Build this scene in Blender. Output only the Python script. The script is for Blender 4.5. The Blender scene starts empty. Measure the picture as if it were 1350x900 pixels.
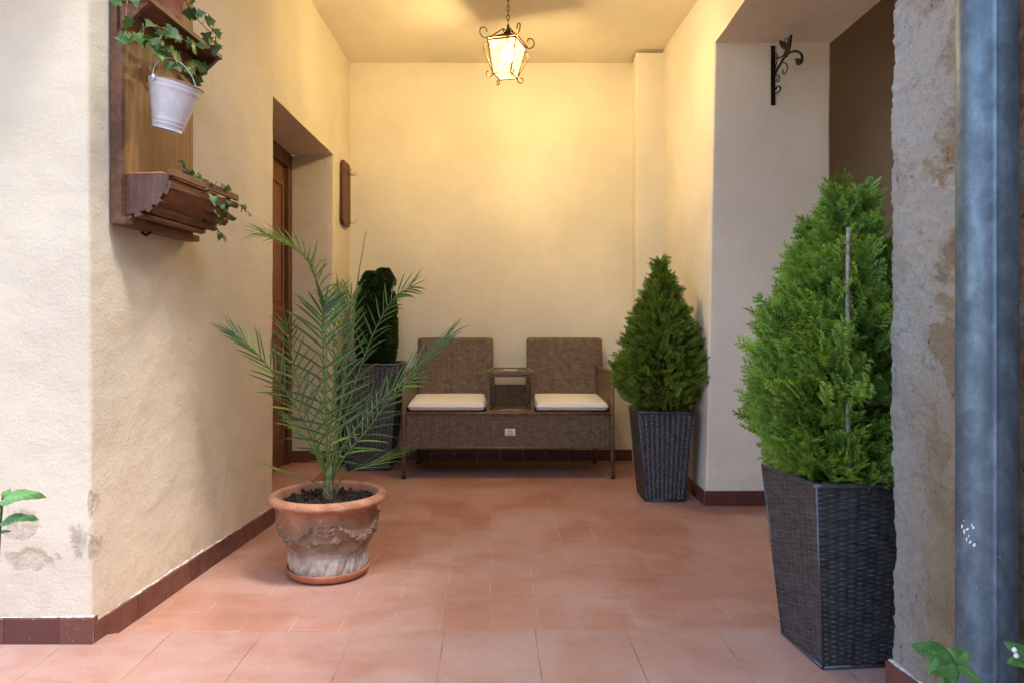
import bpy, bmesh, math, random
import numpy as np
from mathutils import Vector, Matrix, Euler, noise

random.seed(7); rng = np.random.default_rng(7)
R = math.radians
SC = bpy.context.scene
COL = SC.collection
F = 937.5; H0 = 0.95; UC = 650.0; VC = 432.0      # focal length in photo pixels, camera height, vanishing point

def pY(u, v, Y):  return Vector(((u-UC)/F*Y, Y, H0-(v-VC)/F*Y))
def pX(u, v, X):
    Y = X*F/(u-UC); return Vector((X, Y, H0-(v-VC)/F*Y))
def pZ(u, v, Z):
    Y = (H0-Z)*F/(v-VC); return Vector(((u-UC)/F*Y, Y, Z))

# ------------------------------------------------------------------ node helpers
def new_mat(name):
    m = bpy.data.materials.new(name); m.use_nodes = True
    nt = m.node_tree; nt.nodes.clear()
    return m, nt
class N:
    def __init__(s, nt): s.nt = nt
    def add(s, t, **k):
        n = s.nt.nodes.new(t)
        for a, b in k.items():
            if a.startswith('i_'):
                n.inputs[a[2:].replace('_', ' ')].default_value = b
            else: setattr(n, a, b)
        return n
    def link(s, a, b): s.nt.links.new(a, b)
    def inp(s, sock, v):
        if isinstance(v, bpy.types.NodeSocket): s.link(v, sock)
        elif isinstance(v, (tuple, list)) and len(v) == 3 and sock.type == 'RGBA': sock.default_value = (*v, 1)
        else: sock.default_value = v
    def math(s, op, a, b=0.0, c=None, clamp=False):
        n = s.add('ShaderNodeMath', operation=op, use_clamp=clamp)
        s.inp(n.inputs[0], a); s.inp(n.inputs[1], b)
        if c is not None: s.inp(n.inputs[2], c)
        return n.outputs[0]
    def vmath(s, op, a, b=(0, 0, 0)):
        n = s.add('ShaderNodeVectorMath', operation=op)
        s.inp(n.inputs[0], a); s.inp(n.inputs[1], b)
        return n.outputs[1] if op in ('LENGTH', 'DISTANCE') else n.outputs[0]
    def noise(s, vec, scale, detail=4, rough=.55, dist=0.0, typ=None):
        n = s.add('ShaderNodeTexNoise')
        if typ: n.noise_type = typ
        s.link(vec, n.inputs['Vector']); n.inputs['Scale'].default_value = scale
        n.inputs['Detail'].default_value = detail; n.inputs['Roughness'].default_value = rough
        n.inputs['Distortion'].default_value = dist
        return n.outputs['Fac']
    def ramp(s, x, lo, hi, a=0.0, b=1.0):
        n = s.add('ShaderNodeMapRange', interpolation_type='SMOOTHSTEP')
        s.inp(n.inputs[0], x); n.inputs[1].default_value = lo; n.inputs[2].default_value = hi
        n.inputs[3].default_value = a; n.inputs[4].default_value = b
        return n.outputs[0]
    def mix(s, f, a, b, mode='MIX'):
        n = s.add('ShaderNodeMix', data_type='RGBA', blend_type=mode)
        s.inp(n.inputs[0], f); s.inp(n.inputs[6], a); s.inp(n.inputs[7], b)
        return n.outputs[2]
    def coord(s, scale=(1, 1, 1), rot=(0, 0, 0), loc=(0, 0, 0)):
        t = s.add('ShaderNodeTexCoord'); m = s.add('ShaderNodeMapping')
        s.link(t.outputs['Object'], m.inputs[0])
        m.inputs['Scale'].default_value = scale; m.inputs['Rotation'].default_value = rot; m.inputs['Location'].default_value = loc
        return m.outputs[0]
    def bump(s, h, strength=.5, dist=.01, normal=None):
        n = s.add('ShaderNodeBump'); n.inputs['Strength'].default_value = strength; n.inputs['Distance'].default_value = dist
        s.link(h, n.inputs['Height'])
        if normal is not None: s.link(normal, n.inputs['Normal'])
        return n.outputs[0]
    def out(s, color, rough=.6, normal=None, metal=0.0, spec=.5, extra=None):
        b = s.add('ShaderNodeBsdfPrincipled'); o = s.add('ShaderNodeOutputMaterial')
        s.inp(b.inputs['Base Color'], color); s.inp(b.inputs['Roughness'], rough)
        s.inp(b.inputs['Metallic'], metal); b.inputs['Specular IOR Level'].default_value = spec
        if normal is not None: s.link(normal, b.inputs['Normal'])
        if extra: extra(b)
        s.link(b.outputs[0], o.inputs[0]); return b

def simple(name, color, rough=.6, metal=0.0, var=.12, scale=40, bump=.15, bdist=.002, spec=.5):
    m, nt = new_mat(name); n = N(nt); c = n.coord()
    f = n.noise(c, scale, 5)
    d = tuple(x*(1-var*1.6) for x in color); l = tuple(min(1, x*(1+var*1.3)) for x in color)
    col = n.mix(n.ramp(f, .3, .7), d, l)
    n.out(col, rough, n.bump(n.noise(c, scale*3, 4), bump, bdist), metal, spec)
    return m

# plaster with trowel marks, optional stains at given places
def plaster(name, base, stain=(.42, .30, .19), spots=(), rough_amt=1.0, low=True, fine=1.0, ck=.35):
    m, nt = new_mat(name); n = N(nt); c = n.coord()
    big = n.noise(c, 1.1, 5, .6); mid = n.noise(c, 7, 5, .6, .3); fin = n.noise(c, 90, 4, .6)
    grit = n.noise(c, 260, 3, .6)
    dark = tuple(x*.90 for x in base); lite = tuple(min(.9, x*1.05) for x in base)
    col = n.mix(n.ramp(big, .35, .68), dark, lite)
    col = n.mix(n.math('MULTIPLY', n.ramp(mid, .54, .72), .25), col, tuple(x*y for x, y in zip(base, (.94, .88, .78))))
    # thin dirty scratches
    v = n.add('ShaderNodeTexVoronoi', feature='DISTANCE_TO_EDGE'); v.inputs['Scale'].default_value = 3.2
    wv = n.vmath('ADD', c, n.vmath('SCALE', n_noisecol(n, c, 5), (0, 0, 0)))
    n.link(wv, v.inputs['Vector'])
    crackmask = n.ramp(n.noise(c, 1.7, 3, .5), .56, .66)
    crack = n.math('MULTIPLY', n.ramp(v.outputs['Distance'], 0.0, .012, 1, 0), crackmask)
    col = n.mix(n.math('MULTIPLY', crack, ck), col, tuple(x*.5 for x in base))
    z = n.add('ShaderNodeSeparateXYZ'); n.link(c, z.inputs[0])
    if low:   # rising damp, a pale dirty foot of the wall
        lo = n.ramp(n.math('ADD', z.outputs[2], n.math('MULTIPLY', mid, .5)), .25, .62, 1, 0)
        col = n.mix(n.math('MULTIPLY', n.math('MULTIPLY', lo, n.ramp(n.noise(c, 5, 6, .7), .48, .66)), .35), col, stain)
    bh = None
    for (p, r, sc, k, colr) in spots:
        q = n.vmath('MULTIPLY', n.vmath('SUBTRACT', c, tuple(p)), sc)
        d = n.math('ADD', n.vmath('LENGTH', q), n.math('MULTIPLY', n.math('SUBTRACT', n.noise(c, 15, 8, .78, .5), .5), r*4.2))
        mk = n.math('MULTIPLY', n.ramp(d, r*.35, r*1.15, 1, 0), n.ramp(n.noise(c, 60, 4, .7), .3, .55, .35, 1))
        col = n.mix(n.math('MULTIPLY', mk, k), col, colr)
        bh = mk if bh is None else n.math('MAXIMUM', bh, mk)
    # relief: soft waves, ridges of old coats of paint, sand grain
    rid = n.noise(c, 4.2, 7, .62, .9, 'RIDGED_MULTIFRACTAL')
    ridm = n.math('MULTIPLY', n.ramp(rid, .55, 1.4), n.ramp(z.outputs[2], .9, 1.7, 1, .15))
    h = n.math('ADD', n.math('MULTIPLY', n.noise(c, 2.4, 4), 1.0*rough_amt), n.math('MULTIPLY', ridm, .62*rough_amt))
    h = n.math('ADD', h, n.math('MULTIPLY', n.noise(c, 22, 6, .55), .09*rough_amt))
    h = n.math('ADD', h, n.math('MULTIPLY', fin, .10*fine))
    h = n.math('ADD', h, n.math('MULTIPLY', grit, .045*fine))
    h = n.math('SUBTRACT', h, n.math('MULTIPLY', crack, .12*ck/.35))
    if bh is not None: h = n.math('SUBTRACT', h, n.math('MULTIPLY', bh, .16))
    n.out(col, .88, n.bump(h, .9, .026), spec=.25)
    return m
def n_noisecol(n, c, s):
    k = n.add('ShaderNodeTexNoise'); k.inputs['Scale'].default_value = s; n.link(c, k.inputs['Vector'])
    return k.outputs['Color']

def wood(name, dark, light, axis='Z', scale=1.0, rough=.55, gloss=.4):
    m, nt = new_mat(name); n = N(nt)
    s = {'X': (1.2, 22, 22), 'Y': (22, 1.2, 22), 'Z': (22, 22, 1.2)}[axis]
    c = n.coord(tuple(k*scale for k in s)); c0 = n.coord()
    g = n.noise(c, 2.2, 6, .65, .6); st = n.noise(c, 9, 3, .5)
    f = n.math('ADD', n.math('MULTIPLY', n.ramp(g, .32, .68), .75), n.math('MULTIPLY', n.ramp(st, .4, .6), .25))
    col = n.mix(f, dark, light)
    col = n.mix(n.math('MULTIPLY', n.ramp(n.noise(c0, 6, 5, .6), .5, .7), .35), col, tuple(x*.45 for x in dark))
    n.out(col, n.ramp(g, .3, .7, rough-.12, rough+.1), n.bump(n.math('ADD', g, n.math('MULTIPLY', st, .4)), .45, .003), spec=gloss)
    return m

def tiles_mat(name, cw, cl, offx, offy, pale, dusty, grout, gw=.0018, stagger=True, skew=0.0):
    """terracotta tiles laid in columns along Y: cw wide, cl long"""
    m, nt = new_mat(name); n = N(nt); c = n.coord(loc=(offx, offy, 0)); c0 = n.coord()
    s = n.add('ShaderNodeSeparateXYZ'); n.link(c, s.inputs[0])
    wob = n.math('MULTIPLY', n.math('SUBTRACT', n.noise(c0, 9, 2), .5), .004)
    x = n.math('DIVIDE', n.math('ADD', s.outputs[0], wob), cw); col_i = n.math('FLOOR', x); fx = n.math('FRACT', x)
    hsh = n.add('ShaderNodeTexWhiteNoise', noise_dimensions='1D'); n.link(col_i, hsh.inputs['W'])
    sh = n.math('MULTIPLY', n.math('FLOORED_MODULO', col_i, 2.0), .5)
    if stagger: sh = n.math('ADD', sh, n.math('MULTIPLY', hsh.outputs['Value'], .16))
    else: sh = 0.0
    y = n.math('ADD', n.math('DIVIDE', n.math('ADD', s.outputs[1], wob), cl), sh); row_i = n.math('FLOOR', y); fy = n.math('FRACT', y)
    ex = n.math('MULTIPLY', n.math('MINIMUM', fx, n.math('SUBTRACT', 1, fx)), cw)
    ey = n.math('MULTIPLY', n.math('MINIMUM', fy, n.math('SUBTRACT', 1, fy)), cl)
    e = n.math('MINIMUM', ex, ey)
    gm = n.ramp(e, gw*.5, gw*1.2, 1, 0)
    cmb = n.add('ShaderNodeCombineXYZ'); n.link(col_i, cmb.inputs[0]); n.link(row_i, cmb.inputs[1])
    wn = n.add('ShaderNodeTexWhiteNoise', noise_dimensions='2D'); n.link(cmb.outputs[0], wn.inputs['Vector'])
    tone = wn.outputs['Value']
    col = n.mix(n.ramp(tone, 0, 1, 0, 1), pale[0], pale[1])
    strk = n.noise(n.coord((5, 14, 1)), 1.6, 6, .6, .4)
    col = n.mix(n.math('MULTIPLY', n.ramp(strk, .45, .7), .6), col, pale[2])
    cloud = n.noise(c0, 2.3, 7, .62, .6)
    grime = n.noise(n.coord((1, 1.8, 1), loc=(5, 2, 0)), 3.1, 7, .66, .5)
    col = n.mix(n.math('MULTIPLY', n.ramp(grime, .48, .70), .34), col, (.30, .12, .06))
    col = n.mix(n.math('MULTIPLY', n.ramp(cloud, .38, .70), .6), col, dusty)
    scuff = n.noise(n.coord((3, 9, 1), (0, 0, .5)), 7, 6, .7, 1.0)
    col = n.mix(n.math('MULTIPLY', n.ramp(scuff, .60, .80), .22), col, tuple(min(1, x*1.25) for x in dusty))
    # small dark stains and lime flecks
    vo = n.add('ShaderNodeTexVoronoi'); vo.inputs['Scale'].default_value = 7; n.link(c0, vo.inputs['Vector'])
    fl = n.math('MULTIPLY', n.ramp(vo.outputs['Distance'], .012, .04, 1, 0), n.ramp(n.noise(c0, 3, 2), .5, .56))
    col = n.mix(n.math('MULTIPLY', fl, .8), col, (.09, .05, .04))
    vo2 = n.add('ShaderNodeTexVoronoi'); vo2.inputs['Scale'].default_value = 11; n.link(c0, vo2.inputs['Vector'])
    fl2 = n.math('MULTIPLY', n.ramp(vo2.outputs['Distance'], .02, .05, 1, 0), n.ramp(n.noise(c0, 4, 2), .55, .6))
    col = n.mix(n.math('MULTIPLY', fl2, .6), col, (.7, .62, .55))
    col = n.mix(n.ramp(n.noise(c0, 170, 4, .75), .35, .65, .0, .22), col, (.22, .11, .075))
    gv = n.ramp(n.noise(c0, 6, 4, .6), .46, .58)            # grout comes and goes
    col = n.mix(n.math('MULTIPLY', gm, n.math('ADD', n.math('MULTIPLY', gv, .75), .22)), col, grout)
    h = n.math('SUBTRACT', n.math('MULTIPLY', n.noise(c0, 60, 4), .12), n.math('MULTIPLY', gm, .5))
    h = n.math('ADD', h, n.math('MULTIPLY', tone, .15)); h = n.math('ADD', h, n.math('MULTIPLY', n.noise(c0, 5, 3), .5))
    n.out(col, n.ramp(n.math('ADD', cloud, n.math('MULTIPLY', scuff, .4)), .45, .95, .30, .55), n.bump(h, .5, .004), spec=.45)
    return m

def leaf_mat(name, a, b, rough=.5, trans=.3, attr=True, spec=.4):
    m, nt = new_mat(name); n = N(nt)
    at = n.add('ShaderNodeAttribute', attribute_name='tint')
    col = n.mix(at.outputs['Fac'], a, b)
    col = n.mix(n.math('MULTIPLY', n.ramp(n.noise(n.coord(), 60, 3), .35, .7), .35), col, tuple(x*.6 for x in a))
    p = n.add('ShaderNodeBsdfPrincipled'); n.link(col, p.inputs['Base Color']); p.inputs['Roughness'].default_value = rough
    p.inputs['Specular IOR Level'].default_value = spec
    t = n.add('ShaderNodeBsdfTranslucent'); n.link(n.mix(1.0, col, (1.25, 1.2, .6), 'MULTIPLY'), t.inputs[0])
    ms = n.add('ShaderNodeMixShader'); ms.inputs[0].default_value = trans
    o = n.add('ShaderNodeOutputMaterial'); n.link(p.outputs[0], ms.inputs[1]); n.link(t.outputs[0], ms.inputs[2]); n.link(ms.outputs[0], o.inputs[0])
    return m

def rattan_mat(name, a, b, rough=.42, spec=.5):
    m, nt = new_mat(name); n = N(nt); c = n.coord(); 
    f = n.noise(n.coord((6, 6, 60)), 4, 4, .6); g = n.noise(c, 30, 3)
    col = n.mix(n.ramp(n.math('ADD', n.math('MULTIPLY', f, .6), n.math('MULTIPLY', g, .4)), .38, .62), a, b)
    n.out(col, rough, n.bump(n.noise(n.coord((1, 1, 3)), 420, 3), .25, .0008), spec=spec)
    return m

# ------------------------------------------------------------------ object helpers
def mesh_obj(name, verts, faces, mat, parent=None, smooth=False, tint=None, mats=None, fmi=None):
    me = bpy.data.meshes.new(name)
    me.from_pydata([tuple(v) for v in verts] if not isinstance(verts, np.ndarray) else verts.tolist(), [],
                   faces if not isinstance(faces, np.ndarray) else faces.tolist())
    if mat: me.materials.append(mat)
    for mm in (mats or []): me.materials.append(mm)
    if fmi is not None: me.polygons.foreach_set('material_index', fmi)
    if smooth: me.polygons.foreach_set('use_smooth', [True]*len(me.polygons))
    if tint is not None:
        a = me.attributes.new('tint', 'FLOAT', 'POINT'); a.data.foreach_set('value', np.asarray(tint, dtype=np.float32))
    me.update()
    o = bpy.data.objects.new(name, me); COL.objects.link(o)
    if parent: o.parent = parent
    return o
def bm_obj(name, bm, mat, parent=None, smooth=False):
    me = bpy.data.meshes.new(name); bmesh.ops.recalc_face_normals(bm, faces=bm.faces); bm.to_mesh(me); bm.free()
    me.materials.append(mat)
    if smooth: me.polygons.foreach_set('use_smooth', [True]*len(me.polygons))
    o = bpy.data.objects.new(name, me); COL.objects.link(o)
    if parent: o.parent = parent
    return o
def tag(o, label=None, cat=None, group=None, kind=None):
    if label: o['label'] = label
    if cat: o['category'] = cat
    if group: o['group'] = group
    if kind: o['kind'] = kind
    return o
def thing(name, label, cat, loc=(0, 0, 0), rz=0.0, group=None):
    o = bpy.data.objects.new(name, None); COL.objects.link(o); o.empty_display_size = .1
    o.location = loc; o.rotation_euler = (0, 0, rz)
    return tag(o, label, cat, group)

class MB:
    """collects plain geometry into one mesh"""
    def __init__(s): s.v = []; s.f = []; s.t = []
    def add(s, vs, fs, t=0.0):
        k = len(s.v); s.v += [tuple(v) for v in vs]; s.f += [tuple(i+k for i in f) for f in fs]
        s.t += [t]*len(vs) if not isinstance(t, (list, tuple)) else list(t)
    def box(s, a, b, M=None):
        (x0, y0, z0), (x1, y1, z1) = a, b
        vs = [Vector(p) for p in ((x0,y0,z0),(x1,y0,z0),(x1,y1,z0),(x0,y1,z0),(x0,y0,z1),(x1,y0,z1),(x1,y1,z1),(x0,y1,z1))]
        if M: vs = [M @ v for v in vs]
        s.add(vs, [(0,3,2,1),(4,5,6,7),(0,1,5,4),(1,2,6,5),(2,3,7,6),(3,0,4,7)])
    def hexa(s, p):   # 8 points, bottom ring then top ring
        s.add(p, [(0,3,2,1),(4,5,6,7),(0,1,5,4),(1,2,6,5),(2,3,7,6),(3,0,4,7)])
    def tube(s, pts, rad, seg=8, cap=True, t=0.0, flat=1.0, up=None):
        pts = [Vector(p) for p in pts]; n = len(pts)
        if not isinstance(rad, (list, tuple)): rad = [rad]*n
        T = []
        for i in range(n):
            d = pts[min(i+1, n-1)]-pts[max(i-1, 0)]
            T.append(d.normalized() if d.length > 1e-9 else Vector((0, 0, 1)))
        ref = Vector(up) if up else (Vector((0, 0, 1)) if abs(T[0].z) < .9 else Vector((1, 0, 0)))
        vs = []; X = (ref - T[0]*ref.dot(T[0])).normalized()
        for i in range(n):
            X = (X - T[i]*X.dot(T[i]));  X = X.normalized() if X.length > 1e-6 else Vector((1, 0, 0))
            Y = T[i].cross(X)
            for k in range(seg):
                a = 2*math.pi*k/seg
                vs.append(pts[i] + X*(math.cos(a)*rad[i]) + Y*(math.sin(a)*rad[i]*flat))
        fs = []
        for i in range(n-1):
            for k in range(seg):
                k2 = (k+1) % seg
                fs.append((i*seg+k, i*seg+k2, (i+1)*seg+k2, (i+1)*seg+k))
        if cap: fs += [tuple(range(seg))[::-1], tuple((n-1)*seg+k for k in range(seg))]
        s.add(vs, fs, t)
    def build(s, name, mat, parent=None, smooth=False, bevel=0.0, tint=False):
        o = mesh_obj(name, s.v, s.f, mat, parent, smooth, s.t if tint else None)
        if bevel:
            b = o.modifiers.new('bevel', 'BEVEL'); b.width = bevel; b.segments = 2; b.limit_method = 'ANGLE'; b.angle_limit = R(40)
            if not smooth:
                pass
        return o
def catmull(P, n=8):
    P = [Vector(p) for p in P]; out = []
    Q = [P[0]*2-P[1]] + P + [P[-1]*2-P[-2]]
    for i in range(1, len(Q)-2):
        for k in range(n):
            t = k/n
            out.append(.5*((2*Q[i]) + (Q[i+1]-Q[i-1])*t + (2*Q[i-1]-5*Q[i]+4*Q[i+1]-Q[i+2])*t*t + (3*Q[i]-Q[i-1]-3*Q[i+1]+Q[i+2])*t**3))
    out.append(P[-1]); return out
def spiral(c, r0, r1, a0, a1, n=18):
    """2D points of a scroll"""
    return [(c[0]+(r0+(r1-r0)*k/n)*math.cos(a0+(a1-a0)*k/n), c[1]+(r0+(r1-r0)*k/n)*math.sin(a0+(a1-a0)*k/n)) for k in range(n+1)]
def lathe(prof, seg=64):
    vs = []; fs = []
    for (r, z) in prof:
        for k in range(seg):
            a = 2*math.pi*k/seg; vs.append((r*math.cos(a), r*math.sin(a), z))
    for i in range(len(prof)-1):
        for k in range(seg):
            k2 = (k+1) % seg; fs.append((i*seg+k, i*seg+k2, (i+1)*seg+k2, (i+1)*seg+k))
    return vs, fs

# ------------------------------------------------------------------ materials
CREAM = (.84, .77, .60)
facade_spots = [
    (pY(45, 735, 2.1), .075, (1, .3, 2.6), .75, (.62, .50, .36)),
    (pY(30, 690, 2.1), .045, (1, .3, 1.1), .5, (.62, .50, .36)),
    (pY(104, 712, 2.1), .036, (1.2, .3, .8), .75, (.50, .41, .31)),
    (pY(119, 724, 2.1), .024, (2.6, .3, .6), .6, (.34, .31, .27)),
    (pY(118, 660, 2.1), .02, (3.5, .3, .4), .5, (.4, .35, .28)),
    (pY(20, 820, 2.1), .05, (.5, .3, 3), .5, (.6, .5, .38)),
]
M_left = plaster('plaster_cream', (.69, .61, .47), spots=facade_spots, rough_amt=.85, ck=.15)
M_back = plaster('plaster_back', CREAM, rough_amt=.55, low=True, fine=.7, ck=.04,
                 spots=[])
M_right = plaster('plaster_right', (.83, .76, .62), rough_amt=.7, low=True, fine=.8, ck=.06,
                  spots=[])
M_ceil = plaster('plaster_ceiling', (.82, .74, .58), rough_amt=.35, low=False, fine=.4, ck=.05)
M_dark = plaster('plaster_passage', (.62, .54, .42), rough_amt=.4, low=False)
M_court = plaster('plaster_courtyard', (.74, .70, .64), rough_amt=1.0, low=False)
M_floor = tiles_mat('terracotta_floor', .158, .33, .01, .05, ((.49, .225, .15), (.53, .26, .178), (.43, .19, .125)), (.59, .40, .33), (.64, .49, .39), gw=.0011)
M_pave = tiles_mat('terracotta_paving', .278, .42, .148, -2.235+4.2-.0, ((.47, .25, .185), (.50, .275, .205), (.43, .22, .16)), (.57, .40, .34), (.16, .12, .10), gw=.0016, stagger=False)
M_skirt = None
def skirt_mat():
    m, nt = new_mat('skirting_tile'); n = N(nt); c = n.coord()
    at = n.add('ShaderNodeAttribute', attribute_name='tint')
    col = n.mix(at.outputs['Fac'], (.105, .034, .024), (.175, .062, .042))
    col = n.mix(n.math('MULTIPLY', n.ramp(n.noise(c, 14, 5, .65), .45, .7), .5), col, (.09, .032, .026))
    col = n.mix(n.math('MULTIPLY', n.ramp(n.noise(c, 60, 4, .7), .64, .72), .75), col, (.62, .52, .44))
    n.out(col, n.ramp(n.noise(c, 20, 4), .4, .6, .28, .5), n.bump(n.noise(c, 30, 4), .3, .002), spec=.5)
    return m
M_skirt = skirt_mat()
M_mortar = simple('mortar', (.66, .60, .52), .9, var=.25, scale=60, bump=.8, bdist=.004)
M_door = wood('door_wood', (.10, .032, .012), (.24, .085, .030), 'Z', 1.0, .42, .5)
M_frame = wood('frame_wood', (.07, .025, .012), (.16, .06, .025), 'Z')
M_board = wood('board_wood', (.17, .078, .028), (.36, .19, .072), 'Z', .9, .6)
M_dkwood = wood('dark_wood', (.075, .036, .022), (.19, .095, .052), 'Y', .8, .6)
M_slat = wood('slat_wood', (.065, .026, .014), (.22, .095, .045), 'Y', 1.1, .55)
M_endwood = wood('end_wood', (.075, .036, .025), (.17, .088, .062), 'Z', .8, .65)
M_planter = rattan_mat('grey_rattan', (.026, .028, .032), (.064, .068, .074), .30, .8)
M_bench = rattan_mat('brown_rattan', (.11, .072, .036), (.23, .155, .085), .48, .4)
M_cush = simple('cushion_fabric', (.88, .84, .79), .9, var=.03, scale=250, bump=.25, bdist=.001, spec=.1)
M_tag = simple('white_label', (.8, .8, .8), .5, var=.02)
M_mark = simple('label_mark', (.15, .15, .16), .6, var=.02)
M_rubber = simple('black_rubber', (.02, .02, .02), .6)
M_tablegl = None
def glass_top():
    m, nt = new_mat('table_glass'); n = N(nt)
    p = n.add('ShaderNodeBsdfPrincipled'); p.inputs['Base Color'].default_value = (.22, .17, .12, 1); p.inputs['Roughness'].default_value = .12
    p.inputs['Specular IOR Level'].default_value = .7
    t = n.add('ShaderNodeBsdfTransparent'); t.inputs[0].default_value = (.9, .95, .92, 1); ms = n.add('ShaderNodeMixShader'); ms.inputs[0].default_value = .45
    o = n.add('ShaderNodeOutputMaterial'); n.link(t.outputs[0], ms.inputs[1]); n.link(p.outputs[0], ms.inputs[2]); n.link(ms.outputs[0], o.inputs[0]); return m
M_tablegl = glass_top()
M_iron = simple('black_iron', (.008, .007, .007), .65, metal=.0, spec=.2, var=.3, scale=60)
M_brass = simple('aged_iron', (.16, .095, .045), .42, metal=.75, var=.35, scale=80)
M_enamel = simple('white_enamel', (.72, .73, .76), .28, var=.05, scale=30, bump=.1)
M_rust = simple('rust_edge', (.20, .10, .05), .7, var=.4, scale=90)
M_hook = simple('steel_hook', (.45, .40, .33), .35, metal=.9)
M_cane = simple('grey_cane', (.26, .22, .18), .7, var=.3, scale=70, bump=.5)
M_bark = simple('bark', (.12, .075, .045), .85, var=.4, scale=60, bump=.9, bdist=.004)
M_stemg = simple('green_stem', (.10, .16, .05), .55, var=.3, scale=50)
M_palmbase = simple('palm_base', (.15, .135, .06), .75, var=.45, scale=45, bump=.8)
M_vine = simple('vine_stem', (.16, .085, .05), .7, var=.3, scale=60)
M_white = simple('white_paint', (.8, .8, .8), .6, var=.03)
def soil_mat():
    m, nt = new_mat('dark_soil'); n = N(nt); c = n.coord()
    f = n.noise(c, 75, 6, .7)
    col = n.mix(n.ramp(f, .4, .66), (.018, .013, .011), (.10, .072, .052))
    col = n.mix(n.ramp(n.noise(c, 160, 3, .7), .66, .72), col, (.42, .36, .28))
    n.out(col, .92, n.bump(f, 1.0, .012), spec=.2); return m
M_soil = soil_mat()
def pot_mat():
    m, nt = new_mat('weathered_terracotta'); n = N(nt); c = n.coord(); s = n.add('ShaderNodeSeparateXYZ'); n.link(c, s.inputs[0])
    f = n.noise(c, 14, 6, .65)
    col = n.mix(n.ramp(f, .35, .68), (.36, .15, .08), (.52, .25, .14))
    # lime bloom creeping up from the foot, dull brown grime on the belly
    bz = n.math('ADD', s.outputs[2], n.math('MULTIPLY', n.math('SUBTRACT', n.noise(c, 12, 6, .7), .5), .22))
    col = n.mix(n.math('MULTIPLY', n.ramp(bz, .14, .30, 1, 0), n.ramp(s.outputs[2], .27, .285, 1, 0)), col, (.23, .15, .10))
    lime = n.math('MULTIPLY', n.ramp(bz, .045, .15, 1, 0), n.ramp(n.noise(c, 22, 6, .7), .3, .6, .35, .95))
    col = n.mix(lime, col, (.60, .54, .46))
    col = n.mix(n.math('MULTIPLY', n.ramp(n.noise(c, 34, 5, .75), .54, .66), .5), col, (.60, .45, .34))
    n.out(col, .85, n.bump(n.noise(c, 90, 5, .7), .5, .003), spec=.25); return m
M_pot = pot_mat()
M_terra = simple('terracotta', (.45, .17, .095), .7, var=.15, scale=20, spec=.3)
def zinc():
    m, nt = new_mat('galvanised_zinc'); n = N(nt); c = n.coord((1, 1, .55))
    a_ = n.noise(n.coord((1, 1, .6)), 24, 3, .55, .25); b_ = n.noise(n.coord((1, 1, .8)), 70, 3, .6)
    v = n.add('ShaderNodeTexVoronoi'); v.inputs['Scale'].default_value = 60; n.link(n.coord((1, 1, .7)), v.inputs['Vector'])
    vb = n.add('ShaderNodeSeparateColor'); n.link(v.outputs['Color'], vb.inputs[0])
    f = n.math('ADD', n.math('MULTIPLY', a_, .6), n.math('ADD', n.math('MULTIPLY', b_, .25), n.math('MULTIPLY', vb.outputs[0], .04)))
    col = n.mix(n.ramp(f, .32, .65), (.078, .112, .142), (.165, .222, .268))
    s = n.add('ShaderNodeSeparateXYZ'); n.link(n.coord(), s.inputs[0])
    col = n.mix(n.math('MULTIPLY', n.ramp(n.noise(n.coord((14, 14, .5)), 3, 5, .65), .5, .72), .5), col, (.10, .105, .105))
    col = n.mix(n.math('MULTIPLY', n.ramp(n.noise(n.coord(), 70, 3, .7), .70, .76), .5), col, (.55, .56, .56))
    n.out(col, n.ramp(f, .3, .7, .5, .38), n.bump(f, .12, .001), metal=.4, spec=.5); return m
M_zinc = zinc()
def rough_mat():
    m, nt = new_mat('rough_old_render'); n = N(nt); c = n.coord(); s = n.add('ShaderNodeSeparateXYZ'); n.link(c, s.inputs[0])
    f = n.noise(c, 5, 7, .68, .4); g = n.noise(c, 22, 6, .7)
    zz = n.math('ADD', s.outputs[2], n.math('MULTIPLY', n.math('SUBTRACT', f, .5), 1.6))
    col = n.mix(n.ramp(zz, .30, 1.15), (.72, .54, .34), (.90, .82, .68))
    col = n.mix(n.math('MULTIPLY', n.ramp(f, .47, .56), .9), col, (.62, .43, .24))
    yy = n.math('ADD', s.outputs[1], n.math('MULTIPLY', n.math('SUBTRACT', g, .5), .35))
    col = n.mix(n.math('MULTIPLY', n.ramp(yy, 1.62, 1.80), .6), col, (.90, .87, .81))  # paler towards the far corner: its sky-lit highlight is put into the colour
    col = n.mix(n.math('MULTIPLY', n.ramp(g, .58, .70), .6), col, (.42, .28, .16))
    col = n.mix(n.math('MULTIPLY', n.ramp(n.noise(n.coord((1, 1, .6)), 38, 5, .75), .63, .69), .8), col, (.07, .05, .04))
    col = n.mix(n.math('MULTIPLY', n.ramp(n.noise(n.coord((1, 1, .5), loc=(3, 1, 2)), 16, 5, .7), .64, .70), .7), col, (.12, .075, .045))
    col = n.mix(n.math('MULTIPLY', n.ramp(n.noise(c, 120, 4, .8), .55, .66), .5), col, (.26, .18, .12))
    col = n.mix(n.math('MULTIPLY', n.ramp(n.noise(c, 90, 5, .8), .30, .42, 1, 0), .5), col, (.88, .86, .85))
    h = n.math('ADD', n.math('MULTIPLY', n.noise(c, 190, 5, .85), .7), n.math('MULTIPLY', n.noise(c, 46, 6, .8), .7))
    n.out(col, .92, n.bump(h, 1.0, .035), spec=.2); return m
M_rough = rough_mat()

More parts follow.
